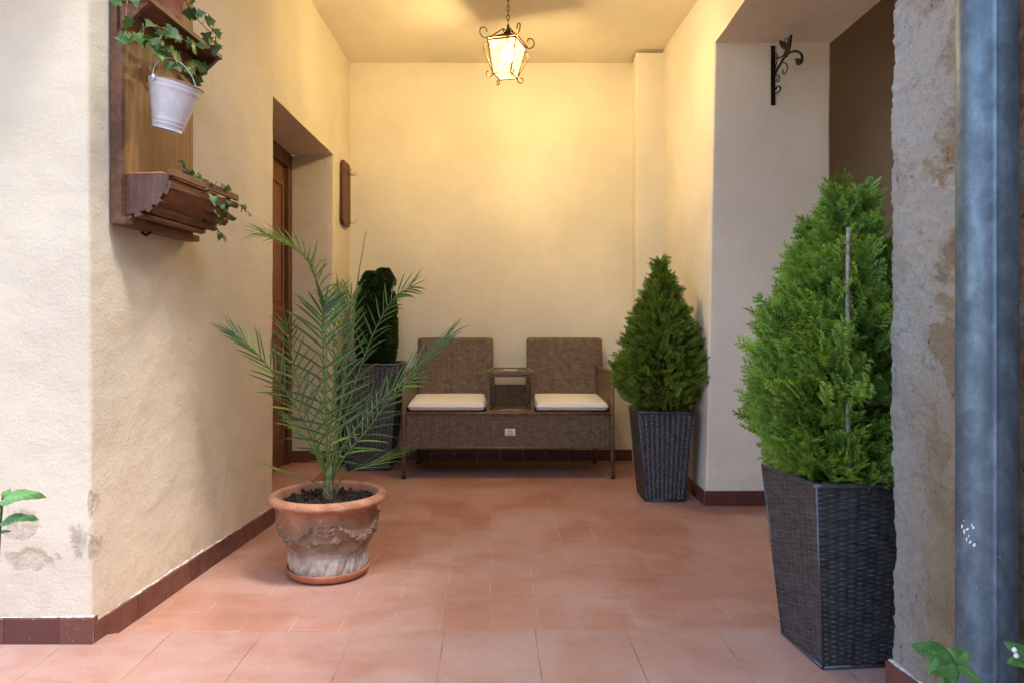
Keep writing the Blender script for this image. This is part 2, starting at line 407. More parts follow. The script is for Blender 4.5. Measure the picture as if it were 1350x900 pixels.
L_con_a = leaf_mat('cypress_green', (.050, .15, .022), (.40, .60, .085), .55, .3)
L_con_b = leaf_mat('thuja_green', (.050, .13, .02), (.34, .48, .06), .6, .28)
L_box = leaf_mat('boxwood_green', (.022, .060, .014), (.065, .125, .03), .5, .12)
L_palm = leaf_mat('palm_green', (.035, .095, .034), (.24, .37, .06), .38, .28, spec=.5)
L_ivy = leaf_mat('ivy_green', (.045, .115, .035), (.16, .30, .06), .42, .25, spec=.5)
L_herb = leaf_mat('herb_green', (.045, .19, .05), (.26, .50, .14), .35, .3, spec=.6)

# ------------------------------------------------------------------ walls as displaced ribbons
def nz(p, s, seed=0.0): return noise.noise(Vector((p[0]*s+seed, p[1]*s+seed*1.7, p[2]*s-seed)))
def ribbon_pts(plan, step, rad):
    """plan polyline with rounded corners, resampled"""
    P = [Vector((x, y, 0)) for x, y in plan]; out = [P[0]]
    for i in range(1, len(P)-1):
        a = (P[i-1]-P[i]); b = (P[i+1]-P[i]); r = min(rad, a.length*.45, b.length*.45)
        A = P[i]+a.normalized()*r; B = P[i]+b.normalized()*r
        for k in range(4):
            t = k/3; out.append(A*(1-t)**2 + P[i]*2*t*(1-t) + B*t*t)
    out.append(P[-1]); res = [out[0]]
    for i in range(1, len(out)):
        d = (out[i]-out[i-1]).length; n = max(1, int(d/step))
        for k in range(1, n+1): res.append(out[i-1].lerp(out[i], k/n))
    return res
def ribbon(mb, plan, z0, z1, step=.04, rad=.012, amp=.003, flip=False, lean=None, ridge=0.0, lip=False):
    P = ribbon_pts(plan, step, rad); n = len(P)
    nzs = max(1, int((z1-z0)/step)); base = len(mb.v); vs = []
    nor = []
    for i in range(n):
        d = P[min(i+1, n-1)]-P[max(i-1, 0)]; nn = Vector((d.y, -d.x, 0)).normalized(); nor.append(-nn if flip else nn)
    for j in range(nzs+1):
        z = z0+(z1-z0)*j/nzs
        for i in range(n):
            p = Vector((P[i].x, P[i].y, z))
            if lean: p = lean(p)
            a = amp*(nz(p, 2.2) + .6*nz(p, 6.5, 3) + .25*nz(p, 19, 5))
            if ridge:
                k = max(0.0, min(1.0, (1.35-z)/.5))*max(0.0, min(1.0, .5+2.2*nz(p, 1.6, 8)))
                q = (p.x+.06*nz(p, 4, 1), p.y+.06*nz(p, 4, 2), p.z*.7+.08*nz(p, 3, 3))
                a += ridge*k*(max(0, 1-abs(nz(q, 7.5, 4))*5)**2 - .5*max(0, 1-abs(nz(q, 15, 6))*5)**2)
            edge = 0 if (i == 0 or i == n-1) else 1
            vs.append(p + nor[i]*a*edge)
    fs = []
    for j in range(nzs):
        for i in range(n-1):
            q = (j*n+i, j*n+i+1, (j+1)*n+i+1, (j+1)*n+i); fs.append(q[::-1] if flip else q)
    if lip:
        k0 = len(vs)
        for i in range(n): vs.append(vs[i].copy())
        for i in range(n): vs.append(vs[i]-nor[i]*.05+Vector((0, 0, .006)))
        for i in range(n-1): fs.append((k0+i, k0+i+1, k0+n+i+1, k0+n+i))
    mb.add(vs, fs)
def quad(mb, a, b, c, d, nx=1, ny=1):
    a, b, c, d = map(Vector, (a, b, c, d)); vs = []; fs = []
    for j in range(ny+1):
        for i in range(nx+1):
            s, t = i/nx, j/ny; vs.append(a*(1-s)*(1-t)+b*s*(1-t)+c*s*t+d*(1-s)*t)
    for j in range(ny):
        for i in range(nx): k = j*(nx+1)+i; fs.append((k, k+1, k+nx+2, k+nx+1))
    mb.add(vs, fs)

LW0 = (-1.186, 2.10); NA = (-1.075, 3.475); NB = (-1.045, 4.655); LC = (-1.030, 5.11)
NZ = 2.078; CZ = 2.852; NX = -1.37; STEP = .072
def lean_left(p):    # the old corner leans a little
    k = max(0.0, 1-abs(p.y-2.1)/.5)*max(0.0, 1-abs(p.x+1.186)/.4)
    return Vector((p.x-.012*max(0, p.z-.3)/1.6*k, p.y, p.z))
# left wall of the porch and the outside face it turns into
mb = MB()
ribbon(mb, [(-3.2, 2.10), LW0, NA, (NX, NA[1])], 0, NZ, .014, .010, .0045, lean=lean_left, ridge=.0018)
ribbon(mb, [(NX, NB[1]), NB, LC], 0, NZ, .04, .010, .0045)
ribbon(mb, [(-3.2, 2.10), LW0, NA, NB, LC], NZ, CZ+.05, .028, .010, .0045, lean=lean_left, lip=True)
ribbon(mb, [(NX, NA[1]), (NX, NB[1])], 0, NZ, .3, .01, 0)
quad(mb, (NX, NA[1], NZ), (NA[0], NA[1], NZ), (NB[0], NB[1], NZ), (NX, NB[1], NZ), 4, 8)
quad(mb, (-3.2, 2.10, CZ+.05), (LW0[0]+.012, 2.10, CZ+.05), (LW0[0]+.012, 2.10, 2.90), (-3.2, 2.10, 2.90))
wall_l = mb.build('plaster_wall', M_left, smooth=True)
tag(wall_l, 'cream plaster wall on the left with peeling corner and door niche', 'wall')
# back wall with boxed pier in its right corner
mb = MB()
BX1 = .997; PX0 = .978; PY = 4.862; RX = 1.17
ribbon(mb, [LC, (RX+.02, 5.11)], 0, CZ+.05, .05, .01, .004)
wall_b = mb.build('plaster_wall', M_back, smooth=True)
tag(wall_b, 'yellow lit plaster wall across the back behind the rattan bench', 'wall')
mb = MB(); ribbon(mb, [(BX1, 5.115), (PX0, PY), (RX+.01, PY)], 0, CZ-.024, .05, .012, .003)
quad(mb, (PX0, PY, CZ-.024), (RX, PY, CZ-.024), (RX, 5.11, CZ-.024), (BX1, 5.11, CZ-.024))
mb.build('pier', M_back, wall_b, smooth=True)
# right wall with the wide side opening: end pier, lintel, passage
JY = 3.815; SZ = 2.478; RB = 1.81
def lean_r(p):
    k = max(0.0, 1-abs(p.y-JY)/.9)*max(0.0, 1-abs(p.x-1.17)/.45)
    return Vector((p.x+(p.z-1.1)*.020*k, p.y, p.z))
mb = MB()
ribbon(mb, [(RX, 5.12), (1.163, JY), (RB, JY), (RB, 4.5)], 0, SZ, .035, .012, .0035, lean=lean_r)
ribbon(mb, [(RX, 5.12), (1.165, JY), (1.165, 1.85)], SZ, CZ+.05, .035, .012, .0035, lean=lean_r, lip=True)
ribbon(mb, [(RB, 1.85), (RB, 4.5)], SZ, 3.15, .06, .012, .003, lip=True)
s0 = lean_r(Vector((1.163, JY, SZ)))
quad(mb, (s0.x, JY+.004, SZ), (RB, JY+.004, SZ), (RB, 1.85, SZ), (1.165, 1.85, SZ), 10, 20)
wall_r = mb.build('plaster_wall', M_right, smooth=True)
tag(wall_r, 'cream plaster wall on the right pierced by the wide side opening', 'wall')
# dim room beyond the side opening
mb = MB()
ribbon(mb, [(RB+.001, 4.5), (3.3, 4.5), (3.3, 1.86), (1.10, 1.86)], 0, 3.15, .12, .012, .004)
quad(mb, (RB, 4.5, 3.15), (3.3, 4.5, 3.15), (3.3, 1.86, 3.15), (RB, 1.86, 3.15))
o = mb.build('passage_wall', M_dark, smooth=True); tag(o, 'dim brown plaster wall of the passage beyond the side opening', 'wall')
# ceiling
mb = MB(); P = [(-1.25, 2.05), (1.20, 2.05), (1.20, 5.13), (-1.25, 5.13)]
nx, ny = 50, 64; vs = []; fs = []
for j in range(ny+1):
    for i in range(nx+1):
        x = -1.25+2.45*i/nx; y = 2.05+3.08*j/ny; p = (x, y, CZ)
        vs.append((x, y, CZ+.005*nz(p, 1.8)))
for j in range(ny):
    for i in range(nx): k = j*(nx+1)+i; fs.append((k, k+nx+1, k+nx+2, k+1))
mb.add(vs, fs); o = mb.build('ceiling', M_ceil, smooth=True); tag(o, kind='structure')
# outside face of the house above the porch
mb = MB(); mb.box((-3.2, 2.10, 2.90), (3.3, 2.45, 4.4)); mb.box((-1.20, 2.13, 2.87), (1.17, 2.45, 2.90))
mb.box((1.16, 1.855, 2.48), (3.3, 2.095, 4.4))
o = mb.build('facade_wall', M_court); tag(o, 'tall plaster house front rising above the porch', 'wall')

# skirting of dark red tiles
def skirting(parent, runs, name='skirting', h=.078, th=.009):
    mb = MB(); mt = MB()
    for (a, b, tw, z, first) in runs:
        a = Vector((*a, 0)); b = Vector((*b, 0)); d = (b-a); L = d.length; d.normalize(); nrm = Vector((d.y, -d.x, 0))
        s = 0.0; w = first
        while s < L-1e-4:
            e = min(L, s+w); w = tw; g = .0009; t = random.random()
            hh = h+random.uniform(-.001, .001); tt = th+random.uniform(-.0008, .0008); zz = z-.03
            A = a+d*(s+g)+nrm*-.02; B = a+d*(e-g)+nrm*-.02; A2 = a+d*(s+g)+nrm*tt; B2 = a+d*(e-g)+nrm*tt
            k = len(mb.v)
            vs = [A2+Vector((0,0,zz)), B2+Vector((0,0,zz)), B+Vector((0,0,zz)), A+Vector((0,0,zz)),
                  A2+Vector((0,0,z+hh-.002)), B2+Vector((0,0,z+hh-.002)), B+Vector((0,0,z+hh)), A+Vector((0,0,z+hh))]
            A3 = A2-nrm*.0025+Vector((0,0,z+hh)); B3 = B2-nrm*.0025+Vector((0,0,z+hh))
            vs += [A3, B3]
            mb.add(vs, [(0,1,5,4),(4,5,9,8),(8,9,6,7),(0,4,8,7,3),(1,2,6,9,5)], t)
            s = e
        # grout behind the joints, and the crumbly fillet along the top
        mt.add([a+nrm*(th-.003)+Vector((0,0,z-.02)), b+nrm*(th-.003)+Vector((0,0,z-.02)), b+nrm*(th-.003)+Vector((0,0,z+h-.003)), a+nrm*(th-.003)+Vector((0,0,z+h-.003))], [(0,1,2,3)])
        n = max(4, int(L/.012)); rings = []
        for i in range(n+1):
            p = a+d*(L*i/n); q = (p.x, p.y, z)
            w_ = .003+.0045*nz(q, 16)+.003*nz(q, 45, 2); w_ = max(.0005, w_); hh = .005+.006*nz(q, 12, 7)+.004*nz(q, 50, 1)
            rings.append((p+nrm*-.004+Vector((0,0,z+h-.002)), p+nrm*w_+Vector((0,0,z+h+.0005)), p+nrm*w_*.7+Vector((0,0,z+h+max(.002, hh*.45))), p+nrm*-.005+Vector((0,0,z+h+max(.004, hh)))))
        vs = [v for r in rings for v in r]; fs = []
        for i in range(n):
            for k in range(3): fs.append((i*4+k, (i+1)*4+k, (i+1)*4+k+1, i*4+k+1))
        mt.add(vs, fs)
    o = mb.build(name, M_skirt, parent, tint=True); m = mt.build('mortar_joint', M_mortar, o, smooth=True)
    return o
skirting(wall_l, [((-3.2, 2.10), (LW0[0]+.009, 2.10), .163, 0.018, .131), (LW0, NA, .168, 0.0, .055), ((NX, NB[1]), (NB[0]+.004, NB[1]), .165, STEP, .05)])
skirting(wall_b, [((LC[0]-.02, 5.11), (BX1+.02, 5.11), .165, 0, .11)])
skirting(wall_r, [((RX-.001, 4.86), (1.1675, 4.715), .165, 0, .06), ((1.1675, 4.715), (1.139, JY-.009), .165, 0, .10), ((1.139-.009, JY), (RB, JY), .166, 0, .155)])

# door step and the wooden door in the left niche
mb = MB(); mb.box((NX, NA[1]+.002, -.01), (-1.048, NB[1]-.002, STEP)); o = mb.build('door_step', M_floor, wall_l, bevel=.004)
door = thing('wooden_door', 'reddish brown wooden door set deep in the left niche', 'door', (NX, 4.07, STEP))
mb = MB(); x0 = .004
W = NB[1]-NA[1]; y0, y1 = -W/2+.0, W/2-.0; ht = NZ-STEP-.003
mb.box((x0, y0, 0), (.055, y0+.09, ht)); mb.box((x0, y1-.09, 0), (.055, y1, ht)); mb.box((x0, y0+.09, ht-.09), (.055, y1-.09, ht))
mb.build('door_frame', M_frame, door, bevel=.004)
mb = MB(); mb.box((x0, y0+.09, .004), (.030, y1-.09, ht-.092)); 
for k in range(2):
    ya = y0+.13+k*(W/2-.08); yb = ya+W/2-.18
    for (za, zb) in ((.15, .85), (.98, ht-.2)):
        mb.box((.0305, ya, za), (.040, ya+.03, zb)); mb.box((.0305, yb-.03, za), (.040, yb, zb)); mb.box((.0305, ya+.03, za), (.040, yb-.03, za+.03)); mb.box((.0305, ya+.03, zb-.03), (.040, yb-.03, zb))
        mb.box((.0305, ya+.06, za+.06), (.038, yb-.06, zb-.06))
leaf = mb.build('door_leaf', M_door, door, bevel=.003)
mb = MB(); mb.tube([(.03, y0+.15, 1.0), (.075, y0+.15, 1.0), (.078, y0+.165, 1.0), (.078, y0+.26, 1.0)], .008, 10); mb.build('handle', M_hook, leaf, smooth=True)

# floors
mb = MB(); nx, ny = 60, 70
fx0, fx1, fy0, fy1 = -1.4, 3.35, 2.10, 5.2
vs = []; fs = []
for j in range(ny+1):
    for i in range(nx+1):
        x = fx0+(fx1-fx0)*i/nx; y = fy0+(fy1-fy0)*j/ny; vs.append((x, y, .003*nz((x, y, 0), 1.7)*min(1, max(0, 1))-.001))
for j in range(ny):
    for i in range(nx): k = j*(nx+1)+i; fs.append((k, k+1, k+nx+2, k+nx+1))
mb.add(vs, fs); o = mb.build('floor', M_floor, smooth=True); tag(o, kind='structure')
mb = MB(); TH = .020
yl, yr = 2.172, 2.232
def strip(x): return yl+(yr-yl)*(x+1.2)/3.0
xs = np.linspace(-3.4, 3.35, 46)
vs = []; fs = []
for x in xs:
    e = strip(x) if x > -1.25 else 2.115
    if x > -1.18: e += .0015*noise.noise(Vector((x*9, 0, 0)))
    for (yy, zz) in ((-3.2, TH-.0), (1.2, TH), (e-.004, TH), (e, TH-.004), (e+.001, -.01)): vs.append((x, yy, zz))
for i in range(len(xs)-1):
    for k in range(4): fs.append((i*5+k, (i+1)*5+k, (i+1)*5+k+1, i*5+k+1))
mb.add(vs, fs); o = mb.build('paving', M_pave); tag(o, kind='structure')
mb = MB(); quad(mb, (-30, -30, -.06), (30, -30, -.06), (30, 30, -.06), (-30, 30, -.06)); o = mb.build('ground', M_mortar); tag(o, kind='structure')

# rough courtyard wall on the right (returns at its end beside the side opening)
def rx(y): return 1.022+.057*(1.82-y)
mb = MB()
def rough_patch(mb, path, z0, z1, step, amp, norm):
    vs = []; n = len(path); m = int((z1-z0)/step)
    for j in range(m+1):
        z = z0+(z1-z0)*j/m
        for (x, y), (nx_, ny_) in zip(path, norm):
            p = (x, y, z)
            a = amp*(1.0*nz(p, 3) + .8*nz(p, 9, 2) + .55*nz(p, 24, 4) + .4*nz(p, 60, 6))
            r = nz((x, y, z*.55), 30, 9); a -= .020*max(0, r-.32)
            a += .0034*nz(p, 95, 3) - .0040*max(0, nz(p, 65, 12)-.22)*2.6
            vs.append((x+nx_*a, y+ny_*a, z))
    fs = [(j*n+i, j*n+i+1, (j+1)*n+i+1, (j+1)*n+i) for j in range(m) for i in range(n-1)]
    mb.add(vs, fs)
path = []; norm = []
for k in range(193): y = .95+k*.0045; path.append((rx(y), y)); norm.append((-1, 0))
rr = .016
for k in range(1, 8):
    a = k/7*math.pi/2; path.append((rx(1.82)+rr*(1-math.cos(a)), 1.814+rr*math.sin(a))); norm.append((-math.cos(a), math.sin(a)))
for k in range(1, 20): path.append((rx(1.82)+rr+k*.012, 1.83)); norm.append((0, 1))
rough_patch(mb, path, 0, 2.1, .0048, .0072, norm)
wall_s = mb.build('rough_wall', M_rough, smooth=True); tag(wall_s, 'rough weathered wall of flaking white and brown render beside the drainpipe', 'wall')
mb = MB(); ribbon(mb, [(rx(-3.2), -3.2), (rx(.95), .95)], 0, 2.1, .08, .01, .006, flip=True)
ribbon(mb, [(rx(-3.2), -3.2), (rx(1.8), 1.82)], 2.1, 3.4, .15, .01, .006, flip=True); ribbon(mb, [(rx(1.8), 1.82), (1.3, 1.83)], 2.1, 3.4, .15, .01, .004, flip=True)
mb.build('upper_render', M_rough, wall_s, smooth=True)
sk = skirting(wall_s, [((rx(1.825)-.004, 1.826), (rx(.6)-.004, .6), .165, TH, .165)], th=.012)

# courtyard walls behind and beside the photographer
mb = MB(); mb.box((-3.5, -3.4, -.05), (-3.2, 2.45, .3)); mb.box((-3.2, -3.5, -.05), (1.5, -3.2, 3.9)); o = mb.build('courtyard_wall', M_court); tag(o, kind='structure')
mb = MB(); mb.box((-2.9, .95, 2.35), (-1.07, 2.099, 2.43)); o = mb.build('shade_slab', M_court); tag(o, kind='structure')  # unseen slab added to cast the diagonal shade on the left house front

# ------------------------------------------------------------------ woven surfaces
def weave(mb, bl, br, tr, tl, ncol, nrow, amp=.0022, sc=5, sr=4, phase=0):
    bl, br, tr, tl = [np.array(p, dtype=float) for p in (bl, br, tr, tl)]
    nrm = np.cross(br-bl, tl-bl); nrm /= np.linalg.norm(nrm)
    nu, nv = ncol*sc, nrow*sr
    u = np.linspace(0, 1, nu+1)[None, :]; v = np.linspace(0, 1, nv+1)[:, None]
    U = u*ncol+phase + 0*v; V = v*nrow + 0*u
    row = np.floor(np.minimum(V, nrow-1e-6)); fv = V-row
    prof = np.sqrt(np.maximum(0, 1-(2*fv-1)**2*.99))
    m = np.sin(math.pi*(U+row))
    jit = rng.normal(0, .10, (nrow, int(ncol)+2)); jj = jit[row.astype(int), np.clip(U.astype(int), 0, int(ncol)+1)]
    lens = np.clip(m, 0, 1)**.45*(1+jj)
    Hh = amp*(prof*lens*1.0 + .22*np.clip(-m, 0, 1)*prof) - amp*.35*(1-np.abs(m))**2*0
    base = (bl*(1-u[..., None])*(1-v[..., None]) + br*u[..., None]*(1-v[..., None]) + tr*u[..., None]*v[..., None] + tl*(1-u[..., None])*v[..., None])
    P = base + nrm*Hh[..., None]
    n = nu+1; idx = np.arange((nv)*(nu)); j = idx//nu; i = idx % nu; k = j*n+i
    fs = np.stack([k, k+1, k+n+1, k+n], 1)
    mb.add(P.reshape(-1, 3).tolist(), fs.tolist())
def rot_z(a): return Matrix.Rotation(a, 4, 'Z')

def make_planter(label, bw, tw, h, loc, rz, nrow, ncol, group='woven rattan planters'):
    t = thing('planter', label, 'planter', loc, rz, group)
    mb = MB(); b, w = bw/2, tw/2; c4 = [(-1, -1), (1, -1), (1, 1), (-1, 1)]; z0, z1 = .012, h-.016
    for k in range(4):
        (ax, ay), (bx, by) = c4[k], c4[(k+1) % 4]
        lo = b+(w-b)*z0/h; hi = b+(w-b)*z1/h
        weave(mb, (ax*lo, ay*lo, z0), (bx*lo, by*lo, z0), (bx*hi, by*hi, z1), (ax*hi, ay*hi, z1), ncol, nrow, .0058, phase=k % 2)
    mb.build('woven_side', M_planter, t, smooth=True)
    # rolled rim, corner binding, base, liner
    mb = MB(); r = .007
    pts = [(-w+.02, -w), (w-.02, -w)]
    ring = []
    for k in range(4):
        (ax, ay) = c4[k]; cc = .012
        for q in range(5):
            a = math.atan2(ay, ax)-math.pi/4+q/4*math.pi/2; ring.append(Vector((ax*(w-cc)+cc*math.cos(a), ay*(w-cc)+cc*math.sin(a), h-.008)))
    ring.append(ring[0].copy()); ring.append(ring[1].copy())
    mb.tube(ring, r*1.25, 10, cap=False)
    mb.build('rim', M_planter, t, smooth=True)
    mb = MB()
    for (ax, ay) in c4: mb.tube([(ax*b*1.005, ay*b*1.005, .003), (ax*w, ay*w, h-.01)], .0045, 8)
    ring = [Vector((ax*(b+.001), ay*(b+.001), .006)) for ax, ay in c4]; ring += [ring[0].copy()]
    for k in range(4): mb.tube([ring[k], ring[k+1]], .006, 8)
    mb.build('corner_binding', M_planter, t, smooth=True)
    mb = MB(); i0, i1 = b-.012, w-.012; zz = h-.035; ii = i0+(i1-i0)*zz/h
    mb.hexa([(-i0,-i0,.008),(i0,-i0,.008),(i0,i0,.008),(-i0,i0,.008),(-ii,-ii,zz),(ii,-ii,zz),(ii,ii,zz),(-ii,ii,zz)])
    for k in range(4):
        (ax, ay), (bx, by) = c4[k], c4[(k+1) % 4]; q = w-.004; q2 = ii+.003
        mb.add([(ax*q2, ay*q2, zz-.01), (bx*q2, by*q2, zz-.01), (bx*q, by*q, h-.008), (ax*q, ay*q, h-.008)], [(0, 1, 2, 3)])
    mb.build('liner', M_rubber, t)
    mb = MB(); n = 26; vs = []; fs = []
    for j in range(n+1):
        for i in range(n+1):
            x = -ii+2*ii*i/n; y = -ii+2*ii*j/n; vs.append((x, y, zz+.004+.006*nz((x, y, 0), 30)+.004*nz((x, y, 3), 80)))
    for j in range(n):
        for i in range(n): k = j*(n+1)+i; fs.append((k, k+1, k+n+2, k+n+1))
    mb.add(vs, fs); mb.build('soil', M_soil, t, smooth=True)
    return t
PR = make_planter('dark rattan planter at the right front edge holding the bright green cypress', .222, .31, .517, (1.001, 2.058, TH), R(5.0), 70, 10)
PM = make_planter('dark rattan planter between the bench and the right wall', .216, .30, .50, (.945, 4.01, 0.0), R(-1), 68, 10)
PL = make_planter('tallest dark rattan planter behind the palm beside the bench', .275, .405, .715, (-.828, 4.885, 0.0), R(0), 96, 13)

# ------------------------------------------------------------------ foliage
def sprig_template(L, seed, side_n=7, sub=True):
    """flat spray of scale leaves: verts (n,3), quads; lies along +X, spread in Y"""
    rs = random.Random(seed); V = []; Q = []; T = []
    def strip(p, q, w0, w1, t):
        p = Vector(p); q = Vector(q); d = (q-p).normalized(); s = Vector((-d.y, d.x, 0)); up = Vector((0, 0, 1)); k = len(V)
        for c, w in ((p, w0), (q, w1)):
            V.append(c+s*w); V.append(c+up*w*.9); V.append(c-s*w)
            T.extend([t]*3)
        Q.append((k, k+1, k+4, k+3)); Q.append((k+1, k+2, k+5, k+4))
    n = side_n; bend = rs.uniform(-.15, .15)
    ax = [Vector((L*i/n, bend*L*(i/n)**2, -.12*L*(i/n)**2)) for i in range(n+1)]
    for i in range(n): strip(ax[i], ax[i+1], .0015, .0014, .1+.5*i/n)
    for i in range(1, n+1):
        for sg in (-1, 1):
            l = L*.46*(1-.75*abs(i/n-.35))*rs.uniform(.7, 1.2); a = sg*rs.uniform(.6, .95)
            p = ax[i]+Vector((rs.uniform(-.002, .002), 0, 0)); e = p+Vector((math.cos(a)*l, math.sin(a)*l, rs.uniform(-.25, .12)*l))
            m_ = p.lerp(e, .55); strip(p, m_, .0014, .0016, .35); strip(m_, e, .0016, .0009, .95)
            if sub:
                for k in range(3):
                    f = .25+.25*k; b = p.lerp(e, f)
                    for s2 in (-1, 1):
                        a2 = a+s2*rs.uniform(.5, .8); l2 = l*.36*rs.uniform(.7, 1.2)
                        strip(b, b+Vector((math.cos(a2)*l2, math.sin(a2)*l2, rs.uniform(-.2, .2)*l2)), .0012, .0007, .65+.3*f)
    return np.array([tuple(v) for v in V]), np.array(Q), np.array(T)
def scatter(templates, mats, tints):
    VS, FS, TS = [], [], []; off = 0
    for k, M in enumerate(mats):
        V, Q, T = templates[k % len(templates)]
        A = np.array(M)
        VS.append(V @ A[:3, :3].T + A[:3, 3]); FS.append(Q+off); TS.append(np.clip(T*.75+tints[k], 0, 1)); off += len(V)
    return np.concatenate(VS), np.concatenate(FS), np.concatenate(TS)
def frame(d, roll):
    d = Vector(d).normalized(); up = Vector((0, 0, 1)) if abs(d.z) < .95 else Vector((1, 0, 0))
    y = up.cross(d).normalized(); z = d.cross(y)
    M = Matrix((d, y, z)).transposed()
    return (M @ Matrix.Rotation(roll, 3, 'X'))
def conifer(name, label, cat, loc, prof, n, mat, seed, L=.06, up=.9, peaks=((0, 0),), group='potted conifers', lumps=.16, tbias=0.0, clip=None):
    """prof: list of (z, radius)"""
    rs = random.Random(seed); t = thing(name, label, cat, loc, 0, group)
    temps = [sprig_template(L, seed*10+k) for k in range(6)]
    zs = [p[0] for p in prof]; rr = [p[1] for p in prof]; zmax = zs[-1]
    wts = []; mats = []; tints = []
    cum = np.cumsum([max(.015, np.interp(z, zs, rr)) for z in np.linspace(0, zmax, 60)]); cum = cum/cum[-1]
    for k in range(n):
        z = float(np.interp(rs.random(), cum, np.linspace(0, zmax, 60)))+rs.uniform(-.01, .01)
        a = rs.uniform(0, 2*math.pi); r0 = float(np.interp(z, zs, rr))
        lump = 1+lumps*noise.noise(Vector((math.cos(a)*1.7, math.sin(a)*1.7, z*9+seed)))*1.6 + .10*noise.noise(Vector((math.cos(a)*5, math.sin(a)*5, z*28)))
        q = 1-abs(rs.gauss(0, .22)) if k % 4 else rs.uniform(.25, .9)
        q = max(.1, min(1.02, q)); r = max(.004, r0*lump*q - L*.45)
        pk = peaks[k % len(peaks)] if z > zmax*.72 else (0, 0); w = max(0, (z-zmax*.72)/(zmax*.28))
        p = Vector((math.cos(a)*r+pk[0]*w, math.sin(a)*r+pk[1]*w, z))
        e = up+.9*(z/zmax)+rs.uniform(-.35, .35); d = Vector((math.cos(a)+rs.uniform(-.35, .35), math.sin(a)+rs.uniform(-.35, .35), e*.8))
        if clip and clip(p+Vector(loc)): continue
        sc = rs.uniform(.6, 1.45)*(1.0 if z < zmax*.85 else .85)
        M3 = frame(d, rs.uniform(-1.2, 1.2)+math.pi/2*(rs.random() < .35))
        M = M3.to_4x4()*1.0; S = Matrix.Diagonal((sc, sc, sc, 1)); M = Matrix.Translation(p) @ M @ S
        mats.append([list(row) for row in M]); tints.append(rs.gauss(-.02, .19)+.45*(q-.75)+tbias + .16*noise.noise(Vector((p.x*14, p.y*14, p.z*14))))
    V, Fq, T = scatter(temps, mats, tints)
    mesh_obj('foliage', V, Fq, mat, t, False, T)
    mb = MB(); mb.tube([(0, 0, -.03), (.003, 0, zmax*.4), (0, .002, zmax*.85)], [.011, .008, .002], 8)
    for k in range(70):
        z = rs.uniform(.02, zmax*.85); a = rs.uniform(0, 6.28); r = float(np.interp(z, zs, rr))*.8
        mb.tube([(0, 0, z-.02), (math.cos(a)*r*.5, math.sin(a)*r*.5, z+r*.2), (math.cos(a)*r, math.sin(a)*r, z+r*.65)], [.0028, .002, .001], 5)
    mb.build('trunk', M_bark, t, smooth=True)
    return t
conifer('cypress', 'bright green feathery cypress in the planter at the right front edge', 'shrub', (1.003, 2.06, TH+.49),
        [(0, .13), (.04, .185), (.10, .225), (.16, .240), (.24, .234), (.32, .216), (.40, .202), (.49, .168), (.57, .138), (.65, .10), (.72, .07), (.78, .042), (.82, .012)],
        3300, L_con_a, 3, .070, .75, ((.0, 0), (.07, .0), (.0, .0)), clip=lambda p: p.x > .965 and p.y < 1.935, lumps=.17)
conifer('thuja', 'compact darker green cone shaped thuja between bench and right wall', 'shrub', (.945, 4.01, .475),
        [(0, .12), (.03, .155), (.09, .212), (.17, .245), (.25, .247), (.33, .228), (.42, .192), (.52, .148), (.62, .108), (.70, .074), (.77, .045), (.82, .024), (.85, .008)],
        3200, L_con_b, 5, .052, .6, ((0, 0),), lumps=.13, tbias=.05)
# clipped dark column behind the palm
def boxwood():
    t = thing('boxwood', 'dark clipped columnar boxwood half hidden behind the palm', 'shrub', (-.80, 4.885, .69), 0, 'potted conifers')
    rs = random.Random(11); V = []; Q = []; T = []
    for k in range(22000):
        z = rs.uniform(0, .64); a = rs.uniform(0, 6.283); r0 = np.interp(z, [0, .04, .15, .4, .5, .58, .64], [.09, .125, .142, .135, .12, .085, .02])
        px_ = 0
        if z > .50: px_ = (-.038 if k % 2 else .050)*min(1, (z-.5)/.06); r0 = .085*(1-max(0, z-.53)/.14)+.012; z += (.02 if k % 2 == 0 else 0)
        r = r0*(1-abs(rs.gauss(0, .13))) if k % 3 else r0*rs.uniform(.2, .9)
        p = Vector((math.cos(a)*r+px_, math.sin(a)*r, z)); d = Vector((math.cos(a)+rs.uniform(-.6, .6), math.sin(a)+rs.uniform(-.6, .6), rs.uniform(0, 1.4)))
        M = frame(d, rs.uniform(-1.5, 1.5)); l = rs.uniform(.013, .022); w = l*.36
        k0 = len(V)
        for q in ((0, 0, 0), (l*.5, -w, .001), (l, 0, 0), (l*.5, w, .001)): V.append(tuple(p+M @ Vector(q)))
        Q.append((k0, k0+1, k0+2, k0+3)); T += [max(0, min(1, rs.gauss(.4, .25)))]*4
    mesh_obj('foliage', V, Q, L_box, t, False, T)
    mb = MB(); mb.tube([(0, 0, -.02), (0, 0, .5)], [.012, .006], 8); mb.build('trunk', M_bark, t, smooth=True)
boxwood()
# cane stuck in the front planter
mb = MB(); a = pY(1117, 560, 1.86); b = pY(1118.5, 300, 1.90); base = Vector((1.0, 1.98, .50))
a = Vector((a.x, a.y, a.z)); pts = [Vector((.985, 1.945, .505)), a.lerp(Vector((.985, 1.945, .505)), .15), a.lerp(b, .33)+Vector((.001, 0, 0)), a.lerp(b, .66)-Vector((.001, 0, 0)), b]
mb.tube(catmull(pts, 4), .0055, 8); o = mb.build('support_cane', M_cane, smooth=True); tag(o, 'thin grey cane stuck upright into the bright green cypress', 'cane')

